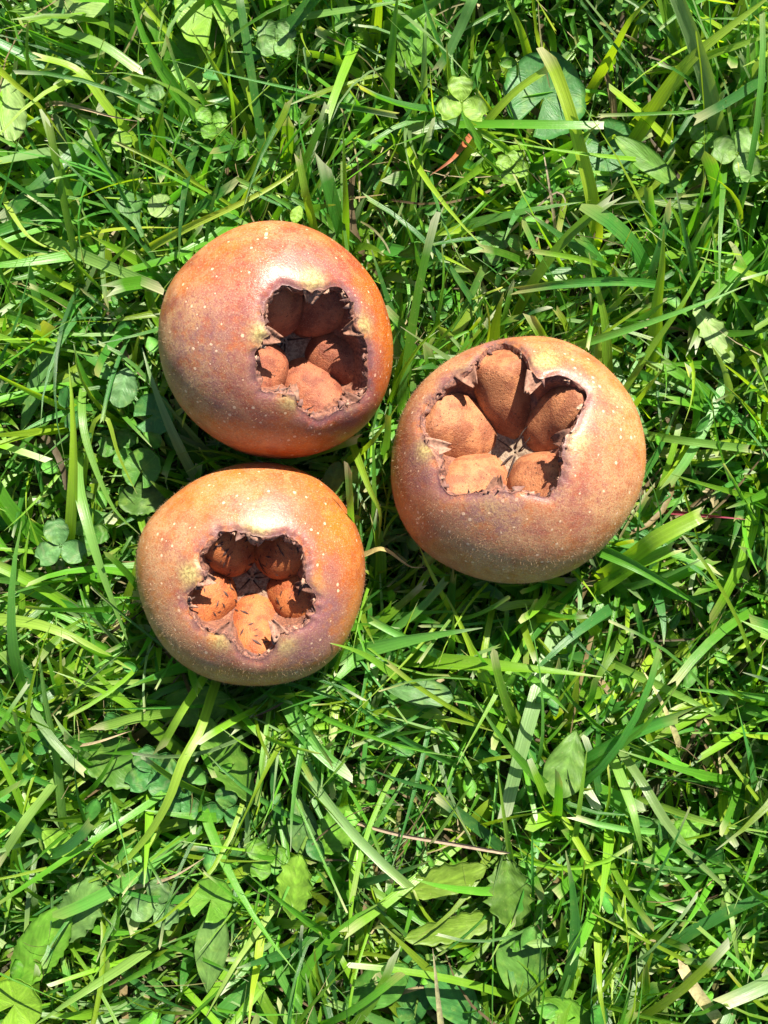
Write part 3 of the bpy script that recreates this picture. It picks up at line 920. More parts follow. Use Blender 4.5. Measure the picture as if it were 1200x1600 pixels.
# ------------------------------------------------------------------ leaves
def leaf_mesh(Lf, Wf, shape, colr, seed, cup=0.15, droop=0.3, nu=26, nv=11):
    """leaf along +X from the origin, lying about z=0, 0.25 mm thick"""
    g = np.random.default_rng(seed)
    us = np.linspace(0, 1, nu); vs_ = np.linspace(-1, 1, nv)
    V, cc, uv = [], [], []
    ph = g.uniform(0, 6, 4)
    for u in us:
        if shape == 'oval':
            w = math.sin(math.pi * min(1, u ** 0.85)) ** 0.65
        elif shape == 'spoon':
            w = 0.16 + 0.84 * math.exp(-((u - 0.68) / 0.26) ** 2); w *= min(1, ((1 - u) / 0.22)) ** 0.5 if u > 0.78 else 1
        elif shape == 'lance':
            w = math.sin(math.pi * u ** 0.75) ** 0.9
        elif shape == 'heart':
            w = (math.sin(math.pi * (u * 0.86 + 0.02)) ** 0.75)
            if u > 0.9: w *= 0.96
        elif shape == 'toothed':
            w = math.sin(math.pi * u ** 0.9) ** 0.7 * (0.72 + 0.38 * abs(((u * 6.2 + .3) % 1) - 0.25))
        else:
            w = math.sin(math.pi * u) ** 0.6
        w = max(w, 0.015)
        for v in vs_:
            x = Lf * u; y = Wf * 0.5 * w * v
            if shape == 'heart' and u > 0.82:
                x -= Lf * 0.10 * (1 - abs(v)) * (u - 0.82) / 0.18
            if shape in ('oval', 'toothed') and abs(v) > 0.9:
                y *= 1 + 0.06 * math.sin(u * 60 + ph[3])
            z = cup * Wf * 0.5 * (abs(v) ** 1.3) * w - droop * Lf * u * u * 0.5
            z += 0.035 * Wf * math.sin(u * 9 + ph[0] + v * 1.5) * abs(v) + 0.02 * Wf * math.sin(u * 17 + ph[1]) * v
            z -= 0.03 * Wf * abs(math.sin(u * 14 + abs(v) * 2.2)) * (abs(v) > 0.12)
            V.append((x, y, z))
            c_ = np.array(colr) * (1.0 + 0.30 * (abs(v) < 0.12)) * g.uniform(0.86, 1.12)
            if shape == 'heart' and abs(u - 0.55 - 0.18 * (1 - abs(v))) < 0.06:
                c_ = c_ * 0.55 + np.array((0.16, 0.22, 0.10)) * 0.45
            cc.append(c_); uv.append((u * 3 + abs(v) * 1.4, v * 0.6 + seed))
    V = np.array(V)
    top = V.reshape(nu, nv, 3)
    n_ = nu * nv
    bot = V - np.array([0, 0, 0.00022])
    idt = np.arange(n_).reshape(nu, nv)
    q = np.stack([idt[:-1, :-1], idt[1:, :-1], idt[1:, 1:], idt[:-1, 1:]], -1).reshape(-1, 4)
    bd = list(idt[0, :]) + list(idt[1:, -1]) + list(idt[-1, ::-1][1:]) + list(idt[::-1, 0][1:-1])
    sides = np.array([(bd[(i + 1) % len(bd)], bd[i], bd[i] + n_, bd[(i + 1) % len(bd)] + n_) for i in range(len(bd))])
    return np.concatenate([V, bot]), np.concatenate([q, q[:, ::-1] + n_, sides]), np.array(cc + cc), np.array(uv + uv)


def round_mesh(rad, colr, seed, scal=11, amp=0.05, cup=0.22, gap=0.5):
    """kidney-round scalloped leaf centred at the origin, stalk notch towards -X"""
    g = np.random.default_rng(seed)
    na, nr = 66, 10
    V, cc, uv = [], [], []
    ph = g.uniform(0, 6, 3)
    an = np.linspace(-math.pi + gap * 0.5, math.pi - gap * 0.5, na)
    for i in range(nr):
        r = i / (nr - 1)
        for t_ in an:
            rr = rad * r * (1 + amp * abs(math.sin(t_ * scal / 2 + ph[0])) * r ** 3 + 0.05 * math.sin(2 * t_ + ph[1]))
            x, y = rr * math.cos(t_), rr * math.sin(t_)
            vein = abs(math.sin(t_ * 3.5 + ph[2]))
            z = cup * rad * (r * r * 0.45) + rad * 0.035 * r * vein + rad * 0.07 * r * r * math.sin(t_ * 3 + ph[2])
            V.append((x, y, z))
            c_ = np.array(colr) * (1.28 if vein < 0.16 else 1.0) * g.uniform(0.94, 1.06)
            cc.append(c_); uv.append((r * 2 + vein, t_ + seed))
    V = np.array(V); n_ = len(V)
    bot = V - np.array([0, 0, 0.00022])
    idt = np.arange(n_).reshape(nr, na)
    q = np.stack([idt[:-1, :-1], idt[1:, :-1], idt[1:, 1:], idt[:-1, 1:]], -1).reshape(-1, 4)
    bd = list(idt[0, :]) + list(idt[1:, -1]) + list(idt[-1, ::-1][1:]) + list(idt[::-1, 0][1:-1])
    sides = np.array([(bd[(i + 1) % len(bd)], bd[i], bd[i] + n_, bd[(i + 1) % len(bd)] + n_) for i in range(len(bd))])
    return np.concatenate([V, bot]), np.concatenate([q, q[:, ::-1] + n_, sides]), np.array(cc + cc), np.array(uv + uv)


def rot(v, heading, pitch=0.0, roll=0.0):
    cr, sr = math.cos(roll), math.sin(roll); cp, sp = math.cos(pitch), math.sin(pitch); ch, sh = math.cos(heading), math.sin(heading)
    Rx = np.array([[1, 0, 0], [0, cr, -sr], [0, sr, cr]])
    Ry = np.array([[cp, 0, -sp], [0, 1, 0], [sp, 0, cp]])
    Rz = np.array([[ch, -sh, 0], [sh, ch, 0], [0, 0, 1]])
    return np.asarray(v) @ (Rz @ Ry @ Rx).T


LN = 0


def stem_to(p_top, p_bot, rad, root_base, parent, colr=(0.10, 0.17, 0.03), name='stem'):
    mid = (p_top + p_bot) / 2 + np.array([0.0008, -0.0006, 0.001])
    c_ = cat([p_bot, mid, p_top], 10)
    v, q = tube(c_ - root_base, rad, 6)
    return obj(name, mesh_from(name, v, q, cols=np.tile(colr, (len(v), 1)), uvs=np.zeros((len(v), 2))), M_LEAF, parent)


def leaf(name, label, u, v, size, ang, z, shape, colr, aspect=0.5, pitch=0.0, roll=0.0, cup=0.15, droop=0.3, group=None, cat_='leaf', clear=0.6):
    """one leaf with its stalk; u,v = middle of the leaf, size = length in px, ang = heading of its tip (deg, picture up = 90)"""
    global LN
    LN += 1
    clear *= 0.8; colr = tuple(np.array(colr) * (1.02, 1.03, 0.85))
    z = z / 1000.0
    c_ = P(u, v, z); Lf = px(size, z); h = R(ang)
    if shape == 'round':
        m_ = round_mesh(Lf / 2, colr, LN)
        V = rot(m_[0], h, pitch, roll)
        att = rot(np.array([[-0.02 * Lf, 0, 0]]), h, pitch, roll)[0] + c_
        CLEAR.append((c_[0], c_[1], Lf * 0.40, z, clear))
    else:
        m_ = leaf_mesh(Lf, Lf * aspect, shape, colr, LN, cup, droop)
        V = rot(m_[0] - np.array([Lf / 2, 0, -droop * Lf * 0.12]), h, pitch, roll)
        att = rot(np.array([[-Lf / 2, 0, 0.12 * droop * Lf]]), h, pitch, roll)[0] + c_
        CLEAR.append((c_[0], c_[1], Lf * (0.2 + 0.25 * aspect), z, clear))
    foot = np.array([att[0] - math.cos(h) * 0.006, att[1] - math.sin(h) * 0.006, -0.0015])
    base = np.array([foot[0], foot[1], 0.0])
    root = empty(name, base, label, cat_, group)
    obj('blade', mesh_from('blade', V + c_ - base, m_[1], cols=m_[2], uvs=m_[3]), M_LEAF, root)
    stem_to(att, foot, 0.0005, base, root, name='stalk')
    return root


def clover(label, u, v, size, ang, z, colr, n_=3, pitch=0.0, group=None, spread=None, clear=0.75):
    """trifoliate clover leaf: three leaflets on a thin stem; size = px across"""
    global LN
    clear *= 0.85; colr = tuple(np.array(colr) * (1.02, 1.03, 0.85))
    z = z / 1000.0
    c_ = P(u, v, z); rad = px(size, z) / 2
    foot = np.array([c_[0] - 0.003, c_[1] - 0.004, -0.0015])
    base = np.array([foot[0], foot[1], 0.0])
    root = empty('clover', base, label, 'clover', group)
    for k in range(n_):
        LN += 1
        h = R(ang + k * (360.0 / n_ if spread is None else spread) + random.uniform(-8, 8))
        m_ = leaf_mesh(rad * random.uniform(.94, 1.06), rad * 0.95, 'heart', np.array(colr) * random.uniform(.88, 1.12), LN, 0.25, 0.15, 18, 9)
        V = rot(m_[0], h, random.uniform(-0.1, 0.3) + pitch, random.uniform(-.2, .2))
        obj('leaflet', mesh_from('leaflet', V + c_ - base, m_[1], cols=m_[2], uvs=m_[3]), M_LEAF, root)
    stem_to(c_ + np.array([0, 0, 0.0002]), foot, 0.0004, base, root)
    CLEAR.append((c_[0], c_[1], rad * 0.85, z, clear))
    return root


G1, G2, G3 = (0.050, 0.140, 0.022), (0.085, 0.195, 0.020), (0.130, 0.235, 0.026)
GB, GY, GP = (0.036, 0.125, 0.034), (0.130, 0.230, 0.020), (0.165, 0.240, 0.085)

#PLANTS#
# ------------------------------------------------------------------ round and broad leaves of weeds
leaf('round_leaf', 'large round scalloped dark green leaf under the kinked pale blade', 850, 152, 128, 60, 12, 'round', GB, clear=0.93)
leaf('round_leaf', 'pale sunlit scalloped round leaf overlapping a darker round leaf', 332, 18, 118, 100, 15, 'round', G3, pitch=-.1)
leaf('round_leaf', 'dull green round leaf shaded beneath the pale scalloped one', 318, 92, 104, 200, 10, 'round', G2)
leaf('round_leaf', 'dark round leaf lying low beside the large scalloped leaf', 952, 238, 92, 300, 9, 'round', GB)
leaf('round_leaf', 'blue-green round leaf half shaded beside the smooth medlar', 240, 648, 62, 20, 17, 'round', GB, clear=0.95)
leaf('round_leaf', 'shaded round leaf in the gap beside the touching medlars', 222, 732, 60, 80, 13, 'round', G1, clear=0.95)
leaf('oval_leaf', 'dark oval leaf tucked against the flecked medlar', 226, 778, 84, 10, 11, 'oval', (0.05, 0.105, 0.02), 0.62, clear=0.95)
leaf('oval_leaf', 'striped grey-green oval leaf next to the half-shaded round leaf', 192, 605, 66, 80, 19, 'oval', (0.07, 0.145, 0.06), 0.72, clear=0.95)
leaf('spoon_leaf', 'smooth spoon-shaped green leaf standing beside a tiny round leaf', 208, 332, 84, 112, 19, 'spoon', (0.055, 0.13, 0.035), 0.5, clear=0.9)
leaf('round_leaf', 'tiny pale round leaf beside the spoon-shaped leaf', 251, 322, 38, 200, 20, 'round', GP, clear=0.95)
leaf('round_leaf', 'tiny bright round leaf beyond the tip of the spoon-shaped leaf', 191, 222, 32, 100, 17, 'round', G3, clear=0.9)
leaf('oval_leaf', 'small yellow-green oval leaf poking out from behind the smooth medlar', 464, 334, 30, 70, 27, 'oval', GY, 0.66, clear=0.9)
leaf('toothed_leaf', 'bright toothed leaf near the broad upright shaded blade', 650, 62, 120, 250, 14, 'toothed', G2, 0.6)
leaf('toothed_leaf', 'pale dusty toothed leaf pressed flat beyond the tall bright blade', 1115, 520, 112, 120, 16, 'toothed', GP, 0.42)
leaf('broad_leaf', 'pale bleached leaf lying under the arching yellow blade', 14, 168, 110, 100, 18, 'oval', GP, 0.5)
leaf('broad_leaf', 'broad dark smooth leaf shaded beside the dark downy clover clump', 170, 1185, 150, 160, 10, 'oval', (0.05, 0.12, 0.018), 0.52, clear=0.9)
leaf('toothed_leaf', 'jagged dark dandelion leaf beneath the flecked medlar beside the clover clump', 356, 1190, 170, 300, 13, 'toothed', (0.06, 0.135, 0.016), 0.42, clear=0.95)
leaf('broad_leaf', 'dark arching leaf under the flecked medlar beside the broad smooth leaf', 290, 1105, 150, 190, 10, 'lance', (0.055, 0.13, 0.018), 0.42, clear=0.9)
leaf('toothed_leaf', 'nibbled toothed leaf standing at the end of the dry twig', 528, 1298, 96, 230, 16, 'toothed', G2, 0.75, roll=.3)
leaf('broad_leaf', 'shaded olive leaf next to the nibbled leaf', 472, 1290, 100, 100, 12, 'lance', (0.05, 0.105, 0.03), 0.5)
leaf('toothed_leaf', 'bright curled leaf lit through by the sun near the nibbled leaf', 460, 1388, 110, 260, 18, 'toothed', G3, 0.62, roll=.25)
leaf('round_leaf', 'striped round leaf with blade shadows at the foot of a long sunlit leaf', 330, 1405, 68, 60, 20, 'round', G2, clear=0.95)
leaf('broad_leaf', 'long sunlit leaf with pale tip next to the striped round leaf', 330, 1490, 140, 262, 17, 'lance', (0.10, 0.18, 0.05), 0.38)
leaf('toothed_leaf', 'cupped toothed leaf over a dark hollow in the grass', 795, 1395, 108, 95, 15, 'toothed', (0.055, 0.11, 0.016), 0.8, clear=0.95, roll=-.2)
leaf('toothed_leaf', 'wavy yellow-edged leaf curling round the dark hollow', 690, 1378, 150, 200, 14, 'toothed', (0.11, 0.17, 0.022), 0.4)
leaf('toothed_leaf', 'narrow ragged leaf with brown teeth along the rim of the dark hollow', 715, 1450, 170, 10, 13, 'toothed', (0.10, 0.16, 0.02), 0.3)
leaf('broad_leaf', 'broad matte green leaf next to the cupped leaf', 820, 1520, 150, 292, 15, 'lance', (0.065, 0.145, 0.028), 0.5, clear=0.9)
leaf('broad_leaf', 'dark veined rosette leaf between the curled straw and the broad matte leaf', 712, 1562, 150, 305, 11, 'lance', GB, 0.46, clear=0.9)
leaf('broad_leaf', 'dark veined leaf of the rosette beneath the pale curled straw', 640, 1558, 150, 262, 9, 'lance', GB, 0.46, clear=0.9)
leaf('broad_leaf', 'dull lighter green rosette leaf on the outer side of the rosette', 585, 1545, 130, 215, 12, 'lance', G1, 0.5)
leaf('broad_leaf', 'broad shiny leaf with crossing veins next to the yellow-green round leaf', 60, 1485, 170, 235, 15, 'oval', G2, 0.42)
leaf('round_leaf', 'large yellow-green round leaf next to the broad shiny leaf', 22, 1570, 84, 40, 17, 'round', GY, clear=0.9)
leaf('oval_leaf', 'bright oval leaf with toothed edge standing alone near the broad upright blade', 92, 1318, 66, 150, 20, 'oval', G3, 0.7)
leaf('toothed_leaf', 'lobed grey-green leaf with a drooping tip touching the broad shiny leaf', 122, 1425, 130, 240, 16, 'toothed', (0.09, 0.165, 0.05), 0.6)
leaf('folded_leaf', 'grey-green folded leaf with a pale crease lying between the flecked medlar and the twig', 655, 1082, 108, 170, 19, 'lance', (0.06, 0.13, 0.045), 0.42, roll=.4)
leaf('broad_leaf', 'olive leaf with wavy surface standing beside the slim upright blade', 885, 1195, 110, 70, 19, 'lance', (0.075, 0.145, 0.03), 0.6, clear=0.95)
leaf('broad_leaf', 'small round-tipped pale leaf beside the long banded greyish blade', 1072, 1298, 62, 30, 17, 'oval', G2, 0.7)
leaf('broad_leaf', 'wide glossy leaf lying flat between the large round leaf and pale clover', 1020, 258, 150, 325, 16, 'lance', (0.075, 0.165, 0.024), 0.24)
leaf('broad_leaf', 'wide grey-green leaf crossing the grass near the striped oval leaf', 60, 600, 170, 245, 14, 'lance', (0.06, 0.135, 0.04), 0.2)
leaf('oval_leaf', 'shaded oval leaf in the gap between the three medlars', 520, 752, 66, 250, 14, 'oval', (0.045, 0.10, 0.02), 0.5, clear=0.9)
leaf('broad_leaf', 'sunlit oval leaf beside the broad matte green leaf', 890, 1590, 110, 330, 15, 'oval', G2, 0.5)
leaf('broad_leaf', 'pale leaf beside the broad blade with a shadow band', 118, 10, 130, 185, 17, 'oval', GP, 0.4)

clover('yellow-green clover leaf in full sun near the large round leaf', 722, 158, 84, 95, 24, (0.13, 0.215, 0.03))
clover('small clover with rounded leaflets beside the pale scalloped leaf', 432, 62, 72, 40, 20, (0.085, 0.175, 0.05), 4)
clover('pale clover beside the tuft of young leaflets under the long yellow blade', 1152, 240, 92, 60, 20, (0.10, 0.18, 0.05))
clover('tight tuft of young clover leaflets beside the pale clover', 1100, 222, 60, 10, 17, G2)
clover('grey-green two-part clover leaf beside the long pale hanging blade', 95, 852, 82, 100, 16, (0.065, 0.145, 0.055), clear=0.95)
clover('half hidden clover beside the grey-green two-part leaf', 140, 836, 66, 10, 12, G1)
clover('shaded clover between the half-shaded round leaf and the dark oval leaf', 186, 700, 70, 60, 10, G1, clear=0.9)
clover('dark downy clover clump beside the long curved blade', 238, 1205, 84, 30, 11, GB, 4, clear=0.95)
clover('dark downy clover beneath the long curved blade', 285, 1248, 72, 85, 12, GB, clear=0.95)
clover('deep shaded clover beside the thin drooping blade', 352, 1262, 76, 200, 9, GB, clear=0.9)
clover('dusty clover beside the striped round leaf', 245, 1412, 84, 70, 18, (0.075, 0.145, 0.05))
clover('small clover between the runner stem and the pale scalloped leaf', 330, 190, 56, 140, 18, G2)
clover('tiny clover beside the dry bent stem', 232, 150, 54, 20, 19, (0.08, 0.165, 0.05))
clover('sprig of tiny bright leaflets near the red withered tip', 800, 262, 56, 70, 20, G3, 4)
clover('glossy clover low in the grass behind the hollow of the widest medlar', 770, 385, 60, 150, 14, G1)
clover('low clover beside the pale dusty toothed leaf', 1130, 560, 64, 20, 13, G1)
clover('sunlit clover between the striped round leaf and the bright curled leaf', 415, 1340, 70, 10, 16, G2)

# ------------------------------------------------------------------ single blades that stand out
blade('kinked pale yellow-green blade folded over the large round leaf', [(925, 312), (912, 255), (893, 185), (870, 118), (852, 82)], 24, [16, 25, 28], (0.19, 0.25, 0.03), True, 0.35)
blade('thin yellow-green blade leaning against the kinked blade', [(742, 222), (770, 180), (812, 138), (862, 104)], 15, [14, 22, 27], (0.16, 0.23, 0.03), True)
blade('longest broad yellow-green blade beside the large round leaf', [(1003, 198), (1040, 140), (1090, 82), (1215, -15)], 24, [12, 24, 32], (0.15, 0.22, 0.03))
blade('long slimmer blade alongside the longest broad yellow-green one', [(1035, 150), (1090, 96), (1150, 72), (1230, 45)], 18, [12, 24, 28], (0.13, 0.205, 0.035))
blade('short bright blade between the kinked blade and the longest broad one', [(935, 118), (962, 70), (985, 30), (1022, -8)], 19, [10, 23, 28], (0.16, 0.23, 0.02))
blade('yellow-green blade rising past the rim of the large round leaf', [(826, 92), (812, 45), (786, -12)], 17, [9, 18, 25], (0.14, 0.215, 0.025))
blade('upright yellowish blade behind the kinked one', [(838, 60), (834, 25), (830, -20)], 18, [9, 17, 25], (0.18, 0.235, 0.02))
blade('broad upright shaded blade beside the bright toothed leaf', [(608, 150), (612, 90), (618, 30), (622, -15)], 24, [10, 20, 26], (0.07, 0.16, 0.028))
blade('flat grey-green blade lying beyond the small four-leaflet clover', [(380, 62), (470, 30), (560, 14), (660, -4)], 20, [12, 20, 22], (0.085, 0.165, 0.06))
blade('bluish blade slanting down beside the toothed leaf', [(745, -10), (722, 40), (700, 85), (678, 118)], 20, [24, 20, 16], (0.07, 0.15, 0.07), True)
blade('slim upright blade standing behind the smooth medlar', [(541, 372), (541, 320), (538, 255), (536, 186)], 13, [12, 24, 32], (0.085, 0.185, 0.02))
blade('short yellow-green blade with pale cut tip near the runner stem', [(392, 272), (415, 232), (440, 190), (455, 152)], 17, [12, 22, 26], (0.16, 0.23, 0.03), True)
blade('yellow-green blade leaning beside the pale cut-tip blade', [(488, 342), (478, 300), (466, 240)], 16, [16, 22, 24], (0.12, 0.20, 0.03), True)
blade('thick pale runner stem with a knot touching the smooth medlar', [(232, 388), (300, 352), (378, 316), (440, 282), (496, 240)], 14, [16, 25, 23, 20], (0.20, 0.25, 0.05), False, 0.5, name='runner_stem', cat_='stem')
blade('curved yellow stem leading to the pale runner stem', [(110, 378), (160, 362), (220, 356), (275, 356)], 10, [14, 19, 19], (0.20, 0.24, 0.03), name='runner_stem', cat_='stem')
blade('broad pale blade whose cut tip touches the smooth medlar', [(72, 372), (120, 395), (190, 425), (245, 448)], 21, [12, 20, 22], (0.11, 0.185, 0.07), True)
blade('thin long blade ending at the root of the broad pale blade', [(0, 300), (45, 370), (105, 398)], 12, [17, 20, 17], (0.16, 0.22, 0.03))
blade('broad blade with a shadow band beside the pale leaf', [(35, 18), (100, 50), (160, 72), (225, 118)], 22, [15, 22, 20], (0.10, 0.18, 0.055), True)
blade('yellow blade arching down over the pale bleached leaf', [(0, 110), (28, 135), (62, 165), (105, 225)], 14, [22, 22, 16], (0.19, 0.24, 0.02))
blade('curved yellow-green blade reaching towards the pale bleached leaf', [(205, 215), (165, 165), (120, 110), (52, 88)], 18, [13, 22, 24], (0.14, 0.22, 0.025), True)
blade('fine upright blade beside the dull shaded round leaf', [(365, 170), (357, 110), (350, 30)], 9, [14, 24, 30], (0.09, 0.18, 0.03))
blade('slanting blade beside the fine upright one', [(368, 160), (330, 95), (298, 45)], 14, [13, 22, 26], (0.13, 0.21, 0.03))
blade('long pale blade hanging between the two-part clover and the flecked medlar', [(124, 762), (140, 830), (165, 910), (206, 1018)], 17, [19, 24, 13], (0.10, 0.19, 0.065))
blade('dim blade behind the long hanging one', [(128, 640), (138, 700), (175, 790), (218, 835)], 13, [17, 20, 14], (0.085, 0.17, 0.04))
blade('kinked yellow-green stem beside the shaded round leaf', [(136, 720), (148, 660), (168, 655), (185, 710), (214, 772)], 10, [13, 22, 20, 14], (0.15, 0.21, 0.03), name='kinked_stem', cat_='stem')
blade('broad light blade pointing at the foot of the flecked medlar', [(-20, 966), (60, 976), (130, 1004), (212, 1050)], 21, [16, 24, 16], (0.15, 0.225, 0.05))
blade('flat pale narrow blade lying at the foot of the flecked medlar', [(238, 1064), (190, 1066), (102, 1068)], 11, [13, 17, 17], (0.15, 0.225, 0.07))
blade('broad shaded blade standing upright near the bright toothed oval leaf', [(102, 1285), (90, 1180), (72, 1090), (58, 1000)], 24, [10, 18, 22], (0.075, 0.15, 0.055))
blade('long S-curved blade trailing out from under the flecked medlar', [(332, 1082), (312, 1142), (285, 1190), (262, 1252), (225, 1312), (175, 1360), (102, 1392)], 17, [14, 25, 25, 20, 15], (0.15, 0.225, 0.04), False, 0.45)
blade('short cut blade with frayed tip under the flecked medlar', [(312, 1066), (282, 1112), (250, 1168)], 20, [15, 25, 23], (0.13, 0.215, 0.035), True)
blade('thin drooping blade coming out from under the flecked medlar', [(424, 1092), (412, 1165), (398, 1240), (362, 1312)], 8, [12, 23, 20], (0.10, 0.195, 0.05))
blade('blunt pale blade lying under the flecked medlar', [(262, 1112), (215, 1120), (152, 1136)], 20, [14, 20, 20], (0.13, 0.215, 0.055), True)
blade('blade whose tip reaches over the flank of the flecked medlar', [(612, 1052), (578, 1028), (548, 1014), (512, 1004)], 15, [15, 26, 32], (0.10, 0.21, 0.03))
blade('short blade standing in the gap beside the flecked medlar', [(550, 838), (548, 795), (544, 728)], 14, [15, 28, 36], (0.085, 0.19, 0.05), True)
blade('yellow-green blade curving down between the medlars', [(562, 722), (578, 765), (594, 800), (592, 842)], 14, [18, 22, 14], (0.14, 0.22, 0.03))
blade('bright blade slanting between the medlars', [(548, 716), (580, 690), (622, 632)], 14, [10, 18, 22], (0.14, 0.22, 0.025))
blade('broad glossy green blade coming out from under the widest medlar', [(925, 852), (985, 880), (1040, 912), (1098, 950)], 24, [15, 22, 15], (0.055, 0.165, 0.022), False, 0.55)
blade('wide yellow-green blade with cut end beside the widest medlar', [(985, 870), (1030, 838), (1105, 800)], 30, [15, 22, 23], (0.14, 0.225, 0.025), True)
blade('shorter bright blade under the wide yellow-green one', [(960, 905), (1000, 880), (1060, 855)], 22, [10, 16, 18], (0.10, 0.20, 0.02), True)
blade('tall bright tapering blade standing near the widest medlar', [(1022, 545), (1026, 480), (1034, 420), (1037, 358)], 23, [10, 22, 31], (0.13, 0.225, 0.02))
blade('thin curved blade passing behind the tall bright one', [(978, 605), (1020, 540), (1068, 472), (1100, 412), (1112, 372)], 11, [13, 24, 26], (0.11, 0.20, 0.025))
blade('bright upright blade behind the shoulder of the widest medlar', [(948, 560), (944, 500), (930, 440), (920, 395)], 18, [12, 22, 28], (0.11, 0.205, 0.025))
blade('slanted short blade with a yellow tip close to the widest medlar', [(985, 640), (1010, 608), (1034, 578)], 15, [12, 19, 23], (0.14, 0.22, 0.03))
blade('long blade lying beyond the tall bright one', [(1205, 445), (1150, 420), (1095, 402)], 17, [17, 23, 18], (0.15, 0.225, 0.03))
blade('flat blade with a pale ragged tip pointing away from the widest medlar', [(1010, 680), (1080, 690), (1178, 702)], 15, [12, 19, 17], (0.10, 0.19, 0.05), True)
blade('long greyish banded blade beside the small round-tipped leaf', [(1005, 1225), (1045, 1290), (1105, 1360), (1180, 1425)], 15, [16, 20, 15], (0.11, 0.165, 0.085))
blade('long slender blade crossing near the small round-tipped leaf', [(1040, 1262), (1110, 1285), (1210, 1302)], 12, [12, 20, 20], (0.13, 0.21, 0.05))
blade('pointed blade lying beyond the tan dry blade', [(1010, 1062), (1085, 1098), (1155, 1140)], 14, [13, 21, 18], (0.11, 0.20, 0.05))
blade('broad cut blade standing beside the dry twig', [(730, 1232), (705, 1270), (675, 1312)], 23, [12, 22, 22], (0.12, 0.205, 0.07), True)
blade('thin upright stalk by the end of the dry twig', [(802, 1358), (790, 1290), (776, 1190)], 10, [11, 21, 26], (0.13, 0.215, 0.04))
blade('slim blade standing upright beside the olive wavy leaf', [(895, 1330), (905, 1260), (918, 1165)], 12, [11, 21, 27], (0.11, 0.20, 0.03))
blade('short pointed blade hanging near the long banded greyish blade', [(985, 1258), (996, 1300), (1005, 1342)], 18, [19, 20, 14], (0.11, 0.20, 0.06))
blade('bright green blade on the shaded side of the widest medlar', [(800, 1040), (845, 1070), (888, 1114)], 16, [14, 22, 18], (0.085, 0.20, 0.035))
blade('pale straight blade beside the long sunlit leaf', [(395, 1465), (365, 1510), (322, 1588)], 13, [18, 24, 24], (0.17, 0.23, 0.09))
blade('yellow blade next to the pale straight blade', [(402, 1505), (394, 1550), (388, 1612)], 15, [14, 22, 26], (0.18, 0.24, 0.03))
blade('long leaning blade beside the large yellow-green round leaf', [(205, 1500), (130, 1550), (50, 1605)], 18, [14, 22, 22], (0.13, 0.21, 0.07))
blade('broad cut blade slanting beside the broad upright shaded blade', [(75, 1240), (40, 1285), (2, 1345)], 24, [14, 22, 20], (0.12, 0.19, 0.075), True)
blade('narrow folded blade beyond the broad matte green leaf', [(935, 1500), (938, 1550), (948, 1612)], 14, [16, 22, 22], (0.16, 0.23, 0.03))
blade('narrow hanging blade by the end of the long banded greyish blade', [(1140, 1418), (1148, 1470), (1160, 1535)], 10, [19, 22, 16], (0.13, 0.20, 0.07))
STRAW, PINK = (0.42, 0.33, 0.19), (0.30, 0.07, 0.09)
blade('red-brown withered leaf tip in the grass beside the yellow-green clover', [(725, 226), (705, 250), (672, 274)], 13, [14, 20, 20], (0.30, 0.09, 0.035), False, 0.4, straw=True, name='withered_tip', cat_='dry leaf')
blade('thin pink-red stalk sticking out beyond the wide yellow-green blade', [(1102, 806), (1130, 808), (1168, 812)], 8, [15, 21, 21], (0.30, 0.05, 0.08), False, 0.6, straw=True, name='red_stalk', cat_='stalk')
blade('long dry grey-brown twig lying on the grass beside the nibbled leaf', [(548, 1280), (620, 1302), (700, 1316), (790, 1332)], 11, [16, 21, 18], (0.27, 0.20, 0.14), True, 0.9, straw=True, name='dry_twig', cat_='twig')
blade('pale curled straw rising from the dark rosette', [(690, 1612), (684, 1560), (680, 1520), (676, 1482)], 12, [14, 22, 27], (0.46, 0.42, 0.22), False, 0.5, straw=True, name='dry_straw', cat_='straw')
blade('thin bent straw over the broad dark smooth leaf', [(112, 1165), (150, 1160), (210, 1140)], 7, [14, 18, 18], STRAW, straw=True, name='dry_straw', cat_='straw')
blade('dry bent stem lying in the grass beside the tiny clover', [(98, 162), (140, 172), (175, 182), (220, 190)], 9, [15, 20, 19], (0.40, 0.30, 0.19), False, 0.7, straw=True, name='dry_straw', cat_='straw')
blade('brown bent straw beside the broad shaded blade', [(215, 1385), (270, 1370), (320, 1340)], 8, [15, 20, 20], (0.33, 0.26, 0.16), straw=True, name='dry_straw', cat_='straw')
blade('wide pale tan straw with a split end', [(1120, 1590), (1085, 1545), (1060, 1500)], 22, [15, 22, 22], (0.50, 0.44, 0.22), True, straw=True, name='dry_straw', cat_='straw')
blade('tan dry blade between the widest medlar and the banded greyish blade', [(1055, 1150), (1032, 1095), (1000, 1040)], 13, [14, 20, 20], (0.42, 0.38, 0.18), straw=True, name='dry_straw', cat_='straw')
blade('wispy straw at the root of the kinked blade', [(868, 360), (858, 290), (845, 215)], 6, [13, 20, 22], (0.36, 0.30, 0.2), straw=True, name='dry_straw', cat_='straw')
blade('curled wisp of straw by the wispy one', [(832, 330), (870, 300), (884, 320), (862, 345)], 5, [16, 20, 16], (0.40, 0.34, 0.22), straw=True, name='dry_straw', cat_='straw')
blade('dry curled blade between the medlars', [(570, 866), (600, 858), (640, 885), (664, 886)], 10, [15, 20, 20], (0.42, 0.36, 0.14), straw=True, name='dry_straw', cat_='straw')

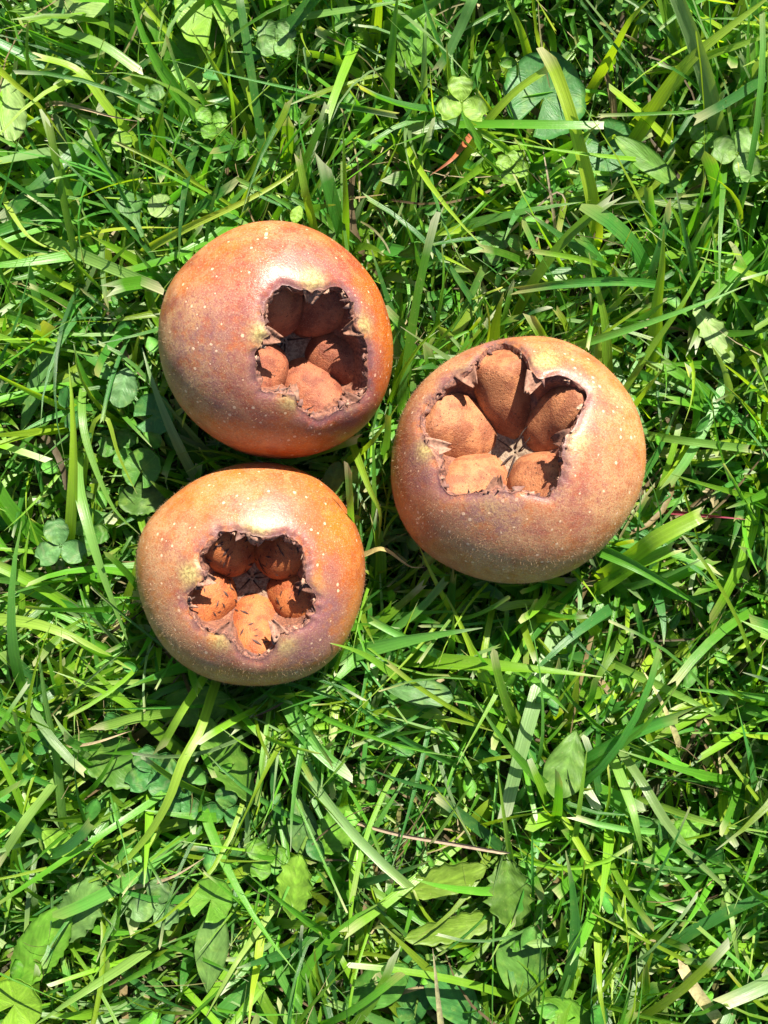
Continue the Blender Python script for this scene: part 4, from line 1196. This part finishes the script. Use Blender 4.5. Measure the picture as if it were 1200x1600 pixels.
# ------------------------------------------------------------------ the lawn
vA = grass_field(22000, (0.165, 0.190), None, 21, 9)
for k_, F in enumerate(FR):
    vR = grass_field(650, (1, 1), None, 80 + k_, 9, 0.9, 0.75, F)
    vA = tuple(np.concatenate([a_, b_ + (len(vA[0]) if m_ == 1 else 0)]) for m_, (a_, b_) in enumerate(zip(vA, vR)))
vB = grass_field(30000, (0.85, 0.85), (0.165, 0.190), 22, 5, 1.25)
nb = len(vA[0])
me = mesh_from('grass', np.concatenate([vA[0], vB[0]]), np.concatenate([vA[1], vB[1] + nb]),
               cols=np.concatenate([vA[2], vB[2]]), uvs=np.concatenate([vA[3], vB[3]]))
lawn = obj('grass', me, M_GRASS)
tag(lawn, 'dense short mown green lawn grass around the medlars', 'grass', kind='stuff')


def thatch(count, half, seed, zmax=0.006, ws=1.0):
    g = np.random.default_rng(seed)
    xy = np.stack([g.uniform(-half, half, count), g.uniform(-half, half, count)], -1)
    roots = np.concatenate([xy, g.uniform(-0.001, zmax, (count, 1))], 1)
    C = centre_lines(roots, g.uniform(0, 6.28, count), g.uniform(0.008, 0.035, count), g.uniform(R(-4), R(28), count), g.uniform(R(-22), R(8), count), g.normal(0, .8, count), 6)
    C[..., 2] = np.maximum(C[..., 2], 0.0002)
    ok = fruit_clear(C).all(1); C = C[ok]; k = len(C)
    base = np.array([(0.20, 0.15, 0.07), (0.12, 0.085, 0.04), (0.32, 0.27, 0.14), (0.08, 0.06, 0.03), (0.15, 0.15, 0.05)])[g.choice(5, k)] * g.uniform(.6, 1.2, (k, 1))
    return ribbons(C, g.uniform(0.0004, 0.0022, k) * ws, g.uniform(0.1, 0.8, k), g.normal(0, 1.2, k), g.uniform(0, 1, k) < .5, base, base, seed + 1)


vT = thatch(2600, 0.24, 41)
vT2 = thatch(500, 0.18, 43, 0.017, 0.3)
vT = tuple(np.concatenate([a_, b_ + (len(vT[0]) if k_ == 1 else 0)]) for k_, (a_, b_) in enumerate(zip(vT, vT2)))
th_ = obj('thatch', mesh_from('thatch', vT[0], vT[1], cols=vT[2], uvs=vT[3]), M_STRAW)
tag(th_, 'brown dead grass and straw litter beneath the lawn', 'thatch', kind='stuff')


def small_weeds(count, half, seed):
    g = np.random.default_rng(seed)
    V, Q, CC, UV = [], [], [], []
    nb_ = 0
    for i in range(count):
        x, y, z = g.uniform(-half[0], half[0]), g.uniform(-half[1], half[1]), g.uniform(0.006, 0.019)
        sz = g.uniform(0.0025, 0.0065)
        cen = np.array([x, y, z])
        if not fruit_clear(cen[None], sz * 0.6)[0]: continue
        m_ = leaf_mesh(sz, sz * g.uniform(.4, .85), ['oval', 'heart', 'lance'][g.integers(3)], PAL[g.choice([0, 1, 3, 5])] * g.uniform(.7, 1.2), int(i + 500), 0.25, 0.3, 9, 5)
        V.append(rot(m_[0], g.uniform(0, 6.28), g.normal(0, .35), g.normal(0, .4)) + cen); Q.append(m_[1] + nb_); CC.append(m_[2]); UV.append(m_[3])
        nb_ += len(m_[0])
        st_ = cat([cen + [0.002, -0.002, -z - 0.001], cen + [0.001, 0, -z * 0.4], cen], 5)
        tv, tq = tube(st_, 0.0003, 4)
        V.append(tv); Q.append(tq + nb_); CC.append(np.tile((0.09, 0.15, 0.03), (len(tv), 1))); UV.append(np.zeros((len(tv), 2))); nb_ += len(tv)
    return np.concatenate(V), np.concatenate(Q), np.concatenate(CC), np.concatenate(UV)


vW = small_weeds(900, (0.17, 0.19), 61)
wd_ = obj('ground_cover', mesh_from('ground_cover', vW[0], vW[1], cols=vW[2], uvs=vW[3]), M_LEAF)
tag(wd_, 'tiny weed leaves mixed through the lawn', 'ground cover', kind='stuff')
